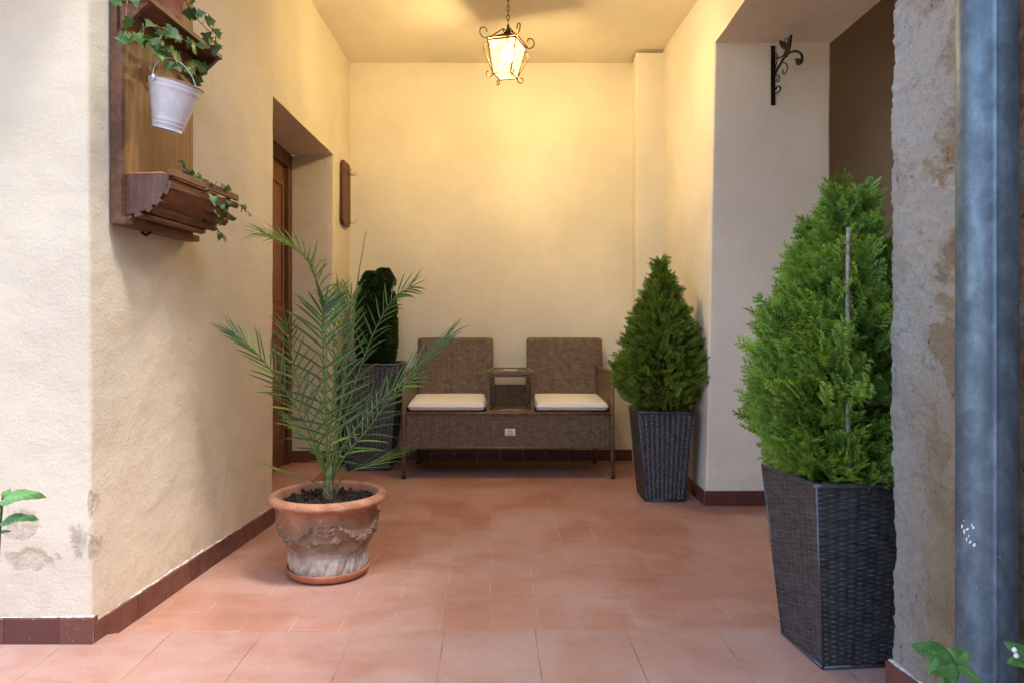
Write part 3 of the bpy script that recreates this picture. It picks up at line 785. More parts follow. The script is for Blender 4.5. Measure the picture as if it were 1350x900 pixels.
# ------------------------------------------------------------------ palm pot
def palm_pot():
    t = thing('terracotta_pot', 'weathered terracotta pot with garland relief holding the palm', 'pot', (-.641, 2.77, .022), R(8))
    prof = [(.132, .0), (.142, .004), (.143, .02), (.146, .05), (.150, .082), (.1535, .088), (.1535, .092), (.154, .097), (.168, .12), (.179, .15), (.1825, .19), (.186, .225), (.186, .245), (.190, .256),
            (.203, .262), (.217, .268), (.2245, .276), (.226, .284), (.222, .293), (.211, .298), (.200, .301), (.194, .299), (.190, .29), (.187, .27), (.183, .24)]
    # resample profile
    P = [Vector((r, z, 0)) for r, z in prof]; fine = []
    for i in range(len(P)-1):
        n = max(1, int((P[i+1]-P[i]).length/.0028))
        for k in range(n): fine.append(P[i].lerp(P[i+1], k/n))
    fine.append(P[-1]); seg = 420; V = np.zeros((len(fine), seg, 3))
    th = np.linspace(0, 2*math.pi, seg, endpoint=False)
    front = -math.pi/2 - R(8) + math.atan2(.641, 2.77)*-1*0
    for i, p in enumerate(fine):
        r, z = p.x, p.y; d = np.zeros(seg)
        outer = i < len(fine)-26
        ang = (th-(-math.pi/2)-R(2)+math.pi) % (2*math.pi)-math.pi      # 0 = facing viewer
        rep = (ang+math.pi/4) % (math.pi/2)-math.pi/4                     # 4 motifs
        x = rep*.152                                                     # metres round the belly
        if outer and .10 < z < .24:
            # mask-like knot of curls
            def ring(cx, cz, ro, wd, k):
                dd = np.sqrt((x-cx)**2+(z-cz)**2); return k*np.exp(-((dd-ro)/wd)**2)
            def blob(cx, cz, s, k, sx=1.0):
                return k*np.exp(-(((x-cx)/sx)**2+(z-cz)**2)/s**2)
            for sx in (-1, 1):
                d += ring(sx*.017, .208, .008, .0032, .0055)*(x*sx > 0)
                d += ring(sx*.018, .190, .009, .0032, .0055)*(x*sx > 0)
                d += blob(sx*.027, .200, .006, .003)
                d += blob(sx*.033, .155, .011, .006) + ring(sx*.033, .155, .009, .003, .003)
                d += .002*np.exp(-((x-sx*.033)/.003)**2)*(.165 < z < .215)
            d += blob(0, .196, .009, .006, .7) + blob(0, .180, .006, .005, 1.5) + blob(0, .172, .005, .003, 1.6) + blob(0, .214, .006, .004, 1.5)
            # swags between motifs
            ax = np.abs(x); s = np.clip((ax-.042)/(.145-.042), 0, 1); zc = .205-.062*np.sin(s*math.pi*.55)
            wdt = .010+.012*s
            g = np.exp(-((z-zc)/wdt)**2)*(ax > .040)
            nn = np.array([noise.noise(Vector((xx*190, z*190, 1.3))) for xx in x]) if g.max() > .05 else 0
            nm = np.array([noise.noise(Vector((xx*110, z*110, 7.3))) for xx in x]) if g.max() > .05 else 0
            d += g*(.010+.012*nn+.006*nm)
        if outer and .004 < z < .084:   # leaning leaf band round the foot
            ph = (ang*7/math.pi-(z-.04)*9) % 1.0
            d += .008*np.sin(math.pi*np.clip((z-.004)/.08, 0, 1))**.7*(np.abs(np.sin(math.pi*ph))**.6)
            d += .002*np.sin(ph*18+z*120)*(z < .075)*(z > .012)
        if outer and .266 < z < .295: d += .0030*np.abs(np.sin(ang*36))*math.exp(-((z-.279)/.008)**2)
        d[:] = d*(1.45 if .10 < z < .24 else 1.0)
        d += np.array([.0012*noise.noise(Vector((math.cos(a)*3, math.sin(a)*3, z*14))) for a in th])
        rr = r+d
        V[i, :, 0] = rr*np.cos(th); V[i, :, 1] = rr*np.sin(th); V[i, :, 2] = z
    n = len(fine); fs = []
    for i in range(n-1):
        for k in range(seg):
            k2 = (k+1) % seg; fs.append((i*seg+k, i*seg+k2, (i+1)*seg+k2, (i+1)*seg+k))
    fs.append(tuple(range(seg))[::-1])
    mesh_obj('body', V.reshape(-1, 3), fs, M_pot, t, True)
    # soil as a lumpy disc
    vs = [(0, 0, .268)]; fs = []; rings = 26; sg = 72
    for i in range(1, rings+1):
        for k in range(sg):
            a = 2*math.pi*k/sg; r = .188*i/rings; x, y = r*math.cos(a), r*math.sin(a)
            vs.append((x, y, .268+.008*nz((x, y, 0), 22)+.009*nz((x, y, 1), 60)+.005*nz((x, y, 1), 130)-.006*(i/rings)**4+.006*math.exp(-(r/.05)**2)))
    for k in range(sg): fs.append((0, 1+k, 1+(k+1) % sg))
    for i in range(rings-1):
        for k in range(sg): a = 1+i*sg+k; b = 1+i*sg+(k+1) % sg; fs.append((a, a+sg, b+sg, b))
    mb = MB(); mb.add(vs, fs); rs = random.Random(4)
    for k in range(420):   # clods, chips of bark and pale grit
        a = rs.uniform(0, 6.28); r = .178*math.sqrt(rs.random()); x, y = r*math.cos(a), r*math.sin(a); s = rs.uniform(.0015, .0055)
        M = Matrix.Translation((x, y, .272+.012*nz((x, y, 1), 60))) @ Euler((rs.random()*3, rs.random()*3, rs.random()*3)).to_matrix().to_4x4()
        mb.box((-s*rs.uniform(1, 2.2), -s, -s*.5), (s, s*.8, s*.5), M)
    mb.build('soil', M_soil, t, smooth=False)
    s = thing('pot_saucer', 'round terracotta saucer under the garlanded palm pot', 'saucer', (-.641, 2.77, 0.0))
    vs, fs = lathe([(.001, .003), (.130, .003), (.146, .005), (.155, .014), (.1615, .030), (.1605, .035), (.156, .036), (.152, .030), (.146, .018), (.135, .013), (.001, .012)], 96)
    mb = MB(); mb.add(vs, fs); mb.build('dish', M_terra, s, smooth=True)
    return t
POT = palm_pot()
bpy.data.objects['terracotta_pot'].location.z = .014

# ------------------------------------------------------------------ palm
def palm():
    PB = Vector((-.641, 2.77, .28)); t = thing('date_palm', 'young date palm with feathery arching fronds in the terracotta pot', 'palm', PB)
    rs = random.Random(21)
    def q(u, v, dy): return pY(u, v, 2.77+dy)-PB
    def blade(mb, p, d, nrm, L, w, tint, droop=.12, curl=0):
        d = d.normalized(); s = d.cross(nrm).normalized(); up = s.cross(d).normalized(); n = 5; vs = []
        for i in range(n+1):
            k = i/n; c = p+d*(L*k)+Vector((0, 0, -1))*(droop*L*k*k)+s*(curl*L*k*k)
            ww = w*(1.0-.15*abs(k-.35) if k < .5 else (1-((k-.5)/.5)**1.6)*.97+.03)*(.55+.45*min(1, k/.15))
            vs += [c-s*ww+up*ww*.55, c, c+s*ww+up*ww*.55]
        fs = []
        for i in range(n):
            for j in range(2): a = i*3+j; fs.append((a, a+1, a+4, a+3))
        mb.add(vs, fs, [max(0, min(1, tint))]*len(vs))
    def frond(ctrl, up, L0, n, tint, start=.3, ang=(1.05, .35), width=.0058, asym=(1, 1), droop=.12, V=.35, rw=.0055, endL=.5, openf=1.0):
        L0 *= 1.7; n = int(n*.8); width *= .80; endL *= .95; rw *= .78; c1 = Vector(ctrl[1]); ctrl = [Vector(ctrl[0])*.45, Vector((c1.x*.22, c1.y*.25, c1.z*.42))]+list(ctrl[1:]); ang = (ang[0]*1.05, ang[1]*1.25)
        C = catmull(ctrl, 12); m = len(C)-1; mb = MB(); mb.tube(C, [rw*(1-.8*i/m)+.0008 for i in range(m+1)], 7, t=tint*.6+.35)
        up = Vector(up).normalized()
        for k in range(n):
            f = start+(1-start)*(k/(n-1))**.92; i = min(m-1, int(f*m)); fr = f*m-i; p = C[i].lerp(C[i+1], fr); T = (C[min(m, i+2)]-C[max(0, i-1)]).normalized()
            side = T.cross(up).normalized(); nn = side.cross(T).normalized(); w_ = (f-start)/(1-start)
            a = ang[0]+(ang[1]-ang[0])*w_
            Lp = L0*(math.sin(math.pi*min(1, .18+.62*w_))**.8*(1-w_)+endL*w_ + .0)
            if w_ < .12: Lp *= .55+w_*3.7
            for sg in (-1, 1):
                if rs.random() < .03: continue
                aa = a*openf*rs.uniform(.78, 1.15)
                d = T*math.cos(aa)+side*sg*math.sin(aa)+nn*(V+rs.uniform(-.15, .15))*math.sin(aa)
                blade(mb, p, d, nn, Lp*asym[0 if sg < 0 else 1]*rs.uniform(.88, 1.1), width*rs.uniform(.85, 1.1), (1.0 if rs.random() < .05 else tint+rs.gauss(0, .09)), droop*rs.uniform(.3, 1.6), rs.uniform(-.05, .05))
        T = (C[-1]-C[-2]).normalized(); blade(mb, C[-1], T, up, L0*endL*.8, width*.8, tint+.1, .1)
        mb.build('frond', L_palm, t, smooth=False, tint=True)
    b = (0, 0, .0)
    cam = Vector((.23, -1, .1))
    # bright arching frond to the upper left
    frond([(-.005, 0, 0), q(430, 560, .0), q(430, 470, .02), q(424, 400, .03), q(408, 348, .02), q(380, 323, 0), q(352, 312, -.03)], (.6, -.25, .75), .105, 38, .80, .48, (.85, .35), .0048, droop=.30, V=.55, endL=.75)
    # near frond, seen flat on
    frond([(0, -.012, 0), q(431, 590, -.03), q(429, 530, -.07), q(426, 460, -.12), q(425, 420, -.14), q(428, 402, -.15)], cam, .165, 27, .18, .30, (1.15, .42), .0058, droop=.1, V=.12, endL=.42)
    # folded spear
    frond([(.01, 0, 0), q(447, 560, .03), q(458, 470, .05), q(470, 380, .06), q(478, 330, .06)], (1, .2, .2), .12, 12, .45, .45, (.14, .05), .0035, droop=0, V=.1, endL=.5)
    # upper right, tip curling over
    frond([(.012, 0, 0), q(452, 560, .06), q(473, 490, .10), q(497, 430, .12), q(520, 393, .11), q(540, 380, .09)], (-.55, -.65, .5), .125, 25, .22, .32, (1.0, .5), .0050, droop=.18, V=.25, endL=.55)
    # long right
    frond([(.012, -.004, 0), q(458, 580, -.05), q(495, 535, -.1), q(530, 503, -.14), q(563, 471, -.16), q(588, 448, -.17)], (-.3, -.55, .8), .125, 26, .18, .26, (.95, .22), .0048, droop=.06, V=.2, endL=.55)
    # lower right spray
    frond([(.012, -.006, 0), q(455, 600, -.02), q(485, 565, .02), q(515, 525, .05), q(545, 500, .06)], (-.2, -.8, .5), .11, 20, .25, .3, (.95, .4), .0042, droop=.15, V=.2)
    # long left
    frond([(-.012, 0, 0), q(412, 580, -.03), q(388, 533, -.06), q(362, 494, -.09), q(334, 461, -.12), q(310, 441, -.13)], (.35, -.55, .75), .130, 25, .20, .24, (1.0, .3), .0048, droop=.06, V=.22, endL=.52)
    # left middle, further back
    frond([(-.010, .008, 0), q(415, 575, .05), q(397, 520, .09), q(385, 470, .12), q(378, 430, .13)], (.3, -.9, .2), .12, 22, .3, .32, (1.0, .45), .0044, droop=.1, V=.15)
    # right behind, climbing beside the spear
    frond([(.010, .01, 0), q(445, 570, .08), q(452, 500, .12), q(458, 440, .14), q(462, 395, .15)], (.1, -1, .1), .13, 24, .35, .32, (1.0, .35), .0046, droop=.08, V=.15)
    # low left and low right
    frond([(-.015, -.01, 0), q(420, 605, -.05), q(405, 580, -.09), q(390, 562, -.12), q(380, 553, -.14)], (.3, -.3, .9), .085, 13, .35, .35, (.9, .35), .0036, droop=.15, V=.2)
    frond([(0, .012, 0), q(436, 570, .05), q(440, 500, .07), q(440, 430, .06), q(447, 390, .05)], (.2, -1, 0), .12, 20, .65, .35, (.55, .25), .0042, droop=.05, V=.2)
    # old fronds lying low over the rim
    frond([(-.012, -.01, -.005), q(410, 632, -.06), q(385, 625, -.12), q(370, 620, -.15)], (0, -.2, 1), .10, 7, .30, .45, (.55, .2), .0032, droop=.02, V=.1, rw=.003, endL=.75)
    frond([(.012, -.01, -.005), q(462, 622, -.05), q(485, 614, -.06), q(505, 606, -.06)], (0, -.2, 1), .12, 8, .45, .35, (.6, .25), .0032, droop=.05, V=.1, rw=.003, endL=.8)
    # trunk: overlapping leaf bases
    mb = MB(); mb.tube([(0, 0, -.02), (0, 0, .02), (.002, 0, .07)], [.017, .019, .011], 12, t=.2)
    for k in range(9):
        a = k*2.4; r = .013; x, y = math.cos(a)*r, math.sin(a)*r
        mb.tube([(x, y, -.015), (x*1.1, y*1.1, .025), (x*.9, y*.9, .07+.02*(k % 3)), (x*.6, y*.6, .11+.02*(k % 3))], [.008, .009, .006, .003], 8, t=.3)
    mb.build('trunk', M_palmbase, t, smooth=True)
    mb = MB()
    mb.tube([(.02, .005, -.01), (.03, .006, .03), (.036, .004, .06)], [.010, .009, .003], 7); mb.build('dry_leaf_base', M_bark, t, smooth=True)
palm()

# ------------------------------------------------------------------ bench
def bench():
    BY = 4.478; t = thing('rattan_bench', 'brown rattan double seat with small glass table between its two backs', 'bench', (.0955, BY, 0))
    X0, X1 = -.6635, .6635; D = .53
    def tubes(name, pts, r, parent=t, mat=M_bench):
        mb = MB(); mb.tube(pts, r, 10); return mb.build(name, mat, parent, smooth=True)
    AH = .672
    # legs
    for sx in (-1, 1):
        x = sx*.657
        l = tubes('leg', [(x+sx*.004, .010, .012), (x, .010, .3), (x+sx*.002, .010, AH-.010)], .0125)
        mb = MB(); mb.tube([(x+sx*.004, .010, .001), (x+sx*.004, .010, .016)], .0145, 12); mb.build('rubber_foot', M_rubber, l, smooth=True)
        xr = sx*.622
        l = tubes('leg', [(xr, D, .012), (xr, D, .42)], .0125)
        mb = MB(); mb.tube([(xr, D, .001), (xr, D, .016)], .0145, 12); mb.build('rubber_foot', M_rubber, l, smooth=True)
        # woven arm
        mb = MB(); xf, xb = x, sx*.632; th = .011
        a0, a1 = (xf, .012, .19), (xb, D+.01, .19); b0, b1 = (xf, .012, AH-.012), (xb, D+.01, AH+.005)
        def off(p, k): return (p[0]+k*th, p[1], p[2])
        weave(mb, off(a1, -1), off(a0, -1), off(b0, -1), off(b1, -1), 15, 54, .003)
        weave(mb, off(a0, 1), off(a1, 1), off(b1, 1), off(b0, 1), 15, 54, .003)
        mb.build('armrest', M_bench, t, smooth=True)
        tubes('arm_rail', [(x+sx*.002, .004, AH-.02), (x+sx*.002, .008, AH-.002), (xb, D*.6, AH+.004), (xb, D+.02, AH+.008)], .0135)
    # apron and seat
    mb = MB(); weave(mb, (-.645, .004, .192), (.645, .004, .192), (.645, .004, .402), (-.645, .004, .402), 44, 24, .0062)
    mb.box((-.645, .006, .192), (.645, .02, .402)); ap = mb.build('front_panel', M_bench, t, smooth=False)
    ap.data.polygons.foreach_set('use_smooth', [True]*len(ap.data.polygons))
    mb = MB(); mb.tube([(-.65, .006, .412), (.65, .006, .412)], .010, 10); mb.tube([(-.65, .004, .197), (.65, .004, .197)], .008, 10)
    mb.build('rail', M_bench, t, smooth=True)
    mb = MB(); mb.box((-.64, .012, .385), (.64, D-.01, .408)); mb.box((-.62, D-.035, .20), (.62, D-.02, .38)); mb.build('seat_base', M_bench, t)
    # label on the apron
    mb = MB(); lx = 672.5; cx = (lx-UC)/F*BY-.0955; cz = H0-(569-VC)/F*BY
    mb.box((cx-.033, -.0035, cz-.022), (cx+.033, -.0008, cz+.022)); lb = mb.build('maker_label', M_tag, t, bevel=.001)
    mb = MB(); mb.tube([(cx+.010*math.cos(a*.4), -.0042, cz+.006+.010*math.sin(a*.4)) for a in range(17)], .0011, 6, cap=False)
    mb.box((cx-.006, -.0045, cz+.004), (cx+.006, -.0036, cz+.007)); mb.box((cx-.018, -.0045, cz-.013), (cx+.018, -.0036, cz-.010))
    mb.box((cx-.014, -.0045, cz-.018), (cx+.014, -.0036, cz-.0165)); mb.build('mark', M_mark, lb)
    # backs
    def yb(z): return .455+(z-.45)*.22
    for (ua, ub) in ((552.5, 648), (696.5, 792)):
        xa = (ua-UC)/F*(BY+.53)-.0955; xb = (ub-UC)/F*(BY+.53)-.0955; z0, z1 = .42, .868
        mb = MB(); f0, f1 = yb(z0), yb(z1)
        weave(mb, (xa, f0, z0), (xb, f0, z0), (xb, f1, z1), (xa, f1, z1), 14, 52, .0060)
        weave(mb, (xb, f0+.022, z0), (xa, f0+.022, z0), (xa, f1+.022, z1), (xb, f1+.022, z1), 14, 52, .003)
        mb.build('backrest', M_bench, t, smooth=True)
        mb = MB(); mb.tube([(xa, f0+.011, z0), (xa, f1+.011, z1-.008), (xa+.002, f1+.012, z1-.002), (xa+.008, f1+.012, z1), ((xa+xb)/2, f1+.012, z1+.001), (xb-.008, f1+.012, z1), (xb-.002, f1+.012, z1-.002), (xb, f1+.011, z1-.008), (xb, f0+.011, z0)], .0125, 10)
        mb.build('back_frame', M_bench, t, smooth=True)
    # centre table
    def X(u, y): return (u-UC)/F*(BY+y)-.0955
    xa, xb = X(641, .0), X(705, .0); ya, ybk = .010, .43; xc, xd = X(648, .43), X(697.5, .43); zt = .652
    for (a, b, c) in ((xa+.012, ya+.01, 0), (xb-.012, ya+.01, 0), (xc+.01, ybk, 1), (xd-.01, ybk, 1)):
        mb = MB(); mb.box((a-.012, b-.012, .408), (a+.012, b+.012, zt-.004)); mb.build('table_post', M_bench, t, bevel=.003)
    def frame_ring(z0, z1, w=.026):
        mb = MB(); o_ = [(xa, ya-.006), (xb, ya-.006), (xd, ybk+.02), (xc, ybk+.02)]
        i_ = [(xa+w, ya+w), (xb-w, ya+w), (xd-w, ybk-.006), (xc+w, ybk-.006)]
        for k in range(4):
            k2 = (k+1) % 4
            mb.hexa([(*o_[k], z0), (*o_[k2], z0), (*i_[k2], z0), (*i_[k], z0), (*o_[k], z1), (*o_[k2], z1), (*i_[k2], z1), (*i_[k], z1)])
        return mb, i_
    mb, i_ = frame_ring(zt, zt+.026); tf = mb.build('table_top', M_bench, t, bevel=.004)
    mb = MB(); mb.hexa([(*p, zt+.016) for p in i_]+[(*p, zt+.021) for p in i_]); mb.build('glass', M_tablegl, tf)
    mb = MB(); mb.box((xa, ya-.003, .640), (xb, ya+.02, .650)); mb.build('rail', M_bench, t, bevel=.002)
    mb, i_ = frame_ring(.410, .432, .022); sf = mb.build('shelf', M_bench, t, bevel=.004)
    mb = MB(); weave(mb, (*i_[0], .418), (*i_[1], .418), (*i_[2], .418), (*i_[3], .418), 10, 24, .002); mb.build('woven_bottom', M_bench, sf, smooth=True)
    mb = MB(); mb.box((X(660, .12), .075, .4195), (X(689, .12), .15, .4215)); mb.build('paper_label', M_tag, sf)
    mb = MB(); mb.box((X(664, .12), .20, zt+.0215), (X(682, .12), .26, zt+.0225)); mb.build('paper_label', M_tag, tf)
    mb = MB(); weave(mb, (xc+.01, ybk+.005, .43), (xd-.01, ybk+.005, .43), (xd-.01, ybk+.005, .56), (xc+.01, ybk+.005, .56), 8, 9, .002); weave(mb, (xd-.01, ybk+.012, .43), (xc+.01, ybk+.012, .43), (xc+.01, ybk+.012, .56), (xd-.01, ybk+.012, .56), 8, 9, .002)
    mb.build('back_panel', M_bench, t, smooth=True)
    # cushions
    def cushion(label, x0, x1):
        w = (x1-x0)/2; d = .235; hgt = .029; nU, nV = 40, 40
        c = thing('seat_cushion', label, 'cushion', ((x0+x1)/2+.0955, BY+.010+d, .424), 0, 'cream seat cushions')
        mb = MB()
        for sgn in (1, -1):
            vs = []; fs = []
            for j in range(nV+1):
                for i in range(nU+1):
                    a, b = i/nU*2-1, j/nV*2-1
                    # push samples towards the edge
                    a = math.copysign(abs(a)**.55, a); b = math.copysign(abs(b)**.55, b)
                    e = max(0, 1-abs(a)**26)**.5*max(0, 1-abs(b)**26)**.5
                    dome = (1-a*a)*(1-b*b)
                    cx = a*w*(1-.03*(b*b)*abs(a)**6); cy = b*d*(1-.03*(a*a)*abs(b)**6)
                    zz = hgt*(e*.9)+(.005*dome if sgn > 0 else 0)+.0018*nz((cx+x0*3, cy, sgn), 12)*e
                    lift = .020*(b*.5+.5)**2
                    vs.append((cx, cy, hgt*.95+sgn*zz + (lift if sgn > 0 else 0)*1.0))
            for j in range(nV):
                for i in range(nU):
                    k = j*(nU+1)+i; q = (k, k+1, k+nU+2, k+nU+1); fs.append(q if sgn > 0 else q[::-1])
            mb.add(vs, fs)
        mb.build('cover', M_cush, c, smooth=True)
        mb = MB(); pts = []
        for k in range(81):
            a = 2*math.pi*k/80; cs, sn = math.cos(a), math.sin(a); m_ = (abs(cs)**26+abs(sn)**26)**(-1/26)
            pts.append((cs*m_*w*.998, sn*m_*d*.998, hgt*.95+.001*math.sin(k)))
        mb.tube(pts, .0022, 6, cap=False); mb.build('piping', M_cush, c, smooth=True)
    cushion('cream cushion on the left seat of the rattan bench', -.640, xa-.004)
    cushion('cream cushion on the right seat of the rattan bench', xb+.004, .640)
bench()

# ------------------------------------------------------------------ lantern
LP = Vector((.073, 4.02, 2.455))
def lantern():
    t = thing('hanging_lantern', 'lit wrought iron lantern with scrolls hanging on a chain', 'lantern', LP, R(-24))
    t.rotation_euler = (R(-2), R(3), R(-22))
    wt, wb, zt, zb = .083, .052, .098, -.083      # half widths and heights of the glazed body
    c4 = [(-1, -1), (1, -1), (1, 1), (-1, 1)]
    mb = MB()
    def bar(mb, a, b, w=.004):
        mb.tube([a, b], w, 4)
    for (a, b) in c4: bar(mb, (a*wt, b*wt, zt), (a*wb, b*wb, zb), .0052)
    for k in range(4):
        p, q = c4[k], c4[(k+1) % 4]
        bar(mb, (p[0]*wt, p[1]*wt, zt), (q[0]*wt, q[1]*wt, zt), .0065); bar(mb, (p[0]*wb, p[1]*wb, zb), (q[0]*wb, q[1]*wb, zb), .0045)
        bar(mb, (p[0]*(wt+.006), p[1]*(wt+.006), zt+.01), (q[0]*(wt+.006), q[1]*(wt+.006), zt+.01), .004)
    for (a, b) in c4: bar(mb, (a*wt, b*wt, zt+.008), (0, 0, zt+.062), .004)
    mb.tube([(0, 0, zt+.05), (0, 0, zt+.065), (0, 0, zt+.08), (0, 0, zt+.11)], [.024, .018, .009, .007], 12)
    mb.build('frame', M_brass, t)
    m, nt = new_mat('lit_frosted_glass'); n = N(nt)
    e = n.add('ShaderNodeEmission'); e.inputs[0].default_value = (1, .70, .34, 1); e.inputs[1].default_value = .17
    tr = n.add('ShaderNodeBsdfTransparent'); tr.inputs[0].default_value = (1, .93, .78, 1); ad = n.add('ShaderNodeAddShader'); o = n.add('ShaderNodeOutputMaterial')
    n.link(e.outputs[0], ad.inputs[0]); n.link(tr.outputs[0], ad.inputs[1]); n.link(ad.outputs[0], o.inputs[0])
    for k in range(4):
        p, q = c4[k], c4[(k+1) % 4]; g = .98
        mb = MB(); mb.add([(p[0]*wb*g, p[1]*wb*g, zb), (q[0]*wb*g, q[1]*wb*g, zb), (q[0]*wt*g, q[1]*wt*g, zt), (p[0]*wt*g, p[1]*wt*g, zt)], [(0, 1, 2, 3)]); mb.build('glass_pane', m, t)
    mb = MB(); mb.add([(a*wb*.97, b*wb*.97, zb) for a, b in c4], [(0, 3, 2, 1)]); mb.build('glass_pane', m, t)
    # roof: thin hammered sheet between ridge bars
    mb = MB()
    for k in range(4):
        p, q = c4[k], c4[(k+1) % 4]; mb.add([(p[0]*wt, p[1]*wt, zt+.009), (q[0]*wt, q[1]*wt, zt+.009), (0, 0, zt+.060)], [(0, 1, 2)])
    mb.build('roof', M_brass, t)
    # scrolls at each corner: outward on top, S at side, curl at foot
    for (a, b) in c4:
        d = Vector((a, b, 0)).normalized(); mb = MB()
        def P(r, z): return d*r+Vector((0, 0, z))
        r2 = wt*1.414; rb2 = wb*1.414
        top = [(.012, zt+.075), (.03, zt+.080), (.055, zt+.060), (r2-.02, zt+.022), (r2+.004, zt+.008)] + spiral((r2+.022, zt+.042), .040, .010, -2.0, 3.4, 20)
        mb.tube([P(*p) for p in top], .0034, 6)
        S = spiral((r2-.004, zt-.036), .008, .024, 3.6, -.4+0, 10)+[(r2+.022, zt-.055), (rb2+.035, zb+.07), (rb2+.008, zb+.012)]+spiral((rb2+.012, zb-.016), .026, .008, 1.9+2.2, 1.9+2.2+4.6, 18)[0:0]
        mb.tube([P(*p) for p in catmull([Vector((x, y, 0)) for x, y in S], 4) and [(v.x, v.y) for v in catmull([Vector((x, y, 0)) for x, y in S], 4)]], .0030, 6)
        ft = [(rb2, zb+.012), (rb2+.004, zb-.006)]+spiral((rb2+.026, zb-.004), .023, .008, 3.3, 8.4, 18)
        mb.tube([P(*p) for p in ft], .0032, 6)
        mb.build('scroll', M_brass, t, smooth=True)
        mb = MB(); lf = spiral((.020, zt+.078), .016, .005, 3.0, 7.6, 12); mb.tube([P(x, z-.006) for x, z in lf], .003, 6); mb.build('scroll', M_brass, t, smooth=True)
    # bulb
    m2, nt = new_mat('lit_bulb'); n = N(nt); e = n.add('ShaderNodeEmission'); e.inputs[0].default_value = (1, .72, .38, 1); e.inputs[1].default_value = 4
    o = n.add('ShaderNodeOutputMaterial'); tr = n.add('ShaderNodeBsdfTransparent'); ad = n.add('ShaderNodeAddShader'); n.link(e.outputs[0], ad.inputs[0]); n.link(tr.outputs[0], ad.inputs[1]); n.link(ad.outputs[0], o.inputs[0])
    m.cycles.emission_sampling = 'NONE'; m2.cycles.emission_sampling = 'NONE'
    vs, fs = lathe([(.001, .0), (.014, .003), (.024, .013), (.028, .028), (.025, .044), (.014, .060), (.011, .072)], 20)
    mb = MB(); mb.add(vs, fs); mb.build('bulb', m2, t, smooth=True)
    mb = MB(); mb.tube([(0, 0, .070), (0, 0, zt+.05)], .011, 12); mb.build('socket', M_brass, t, smooth=True)
    # chain straight up to the ceiling
    z = zt+.105; k = 0; ca = MB()
    Minv = t.rotation_euler.to_matrix().inverted()
    while LP.z+z < CZ-.02:
        L = .034; w = .0075; pts = []
        for i in range(13):
            a = 2*math.pi*i/12; pts.append(Vector((w*math.cos(a) if k % 2 else 0, 0 if k % 2 else w*math.cos(a), z+L/2+(L/2)*math.sin(a)-.0)))
        base = Vector((0, 0, zt+.105)); pts = [Minv @ (p-base) + base for p in pts]
        ca.tube(pts, .0022, 6, cap=False); z += L-.007; k += 1
    ca.tube([Minv @ (Vector((0, 0, CZ-LP.z-.02))-base)+base, Minv @ (Vector((0, 0, CZ-LP.z))-base)+base], [.012, .035], 16)
    ca.build('chain', M_brass, t, smooth=True)
lantern()
ld = bpy.data.lights.new('lantern_light', 'POINT'); ld.energy = 9.0; ld.color = (1.0, .79, .43); ld.shadow_soft_size = .045
lo = bpy.data.objects.new('lantern_light', ld); lo.location = LP+Vector((0, 0, .042)); COL.objects.link(lo)

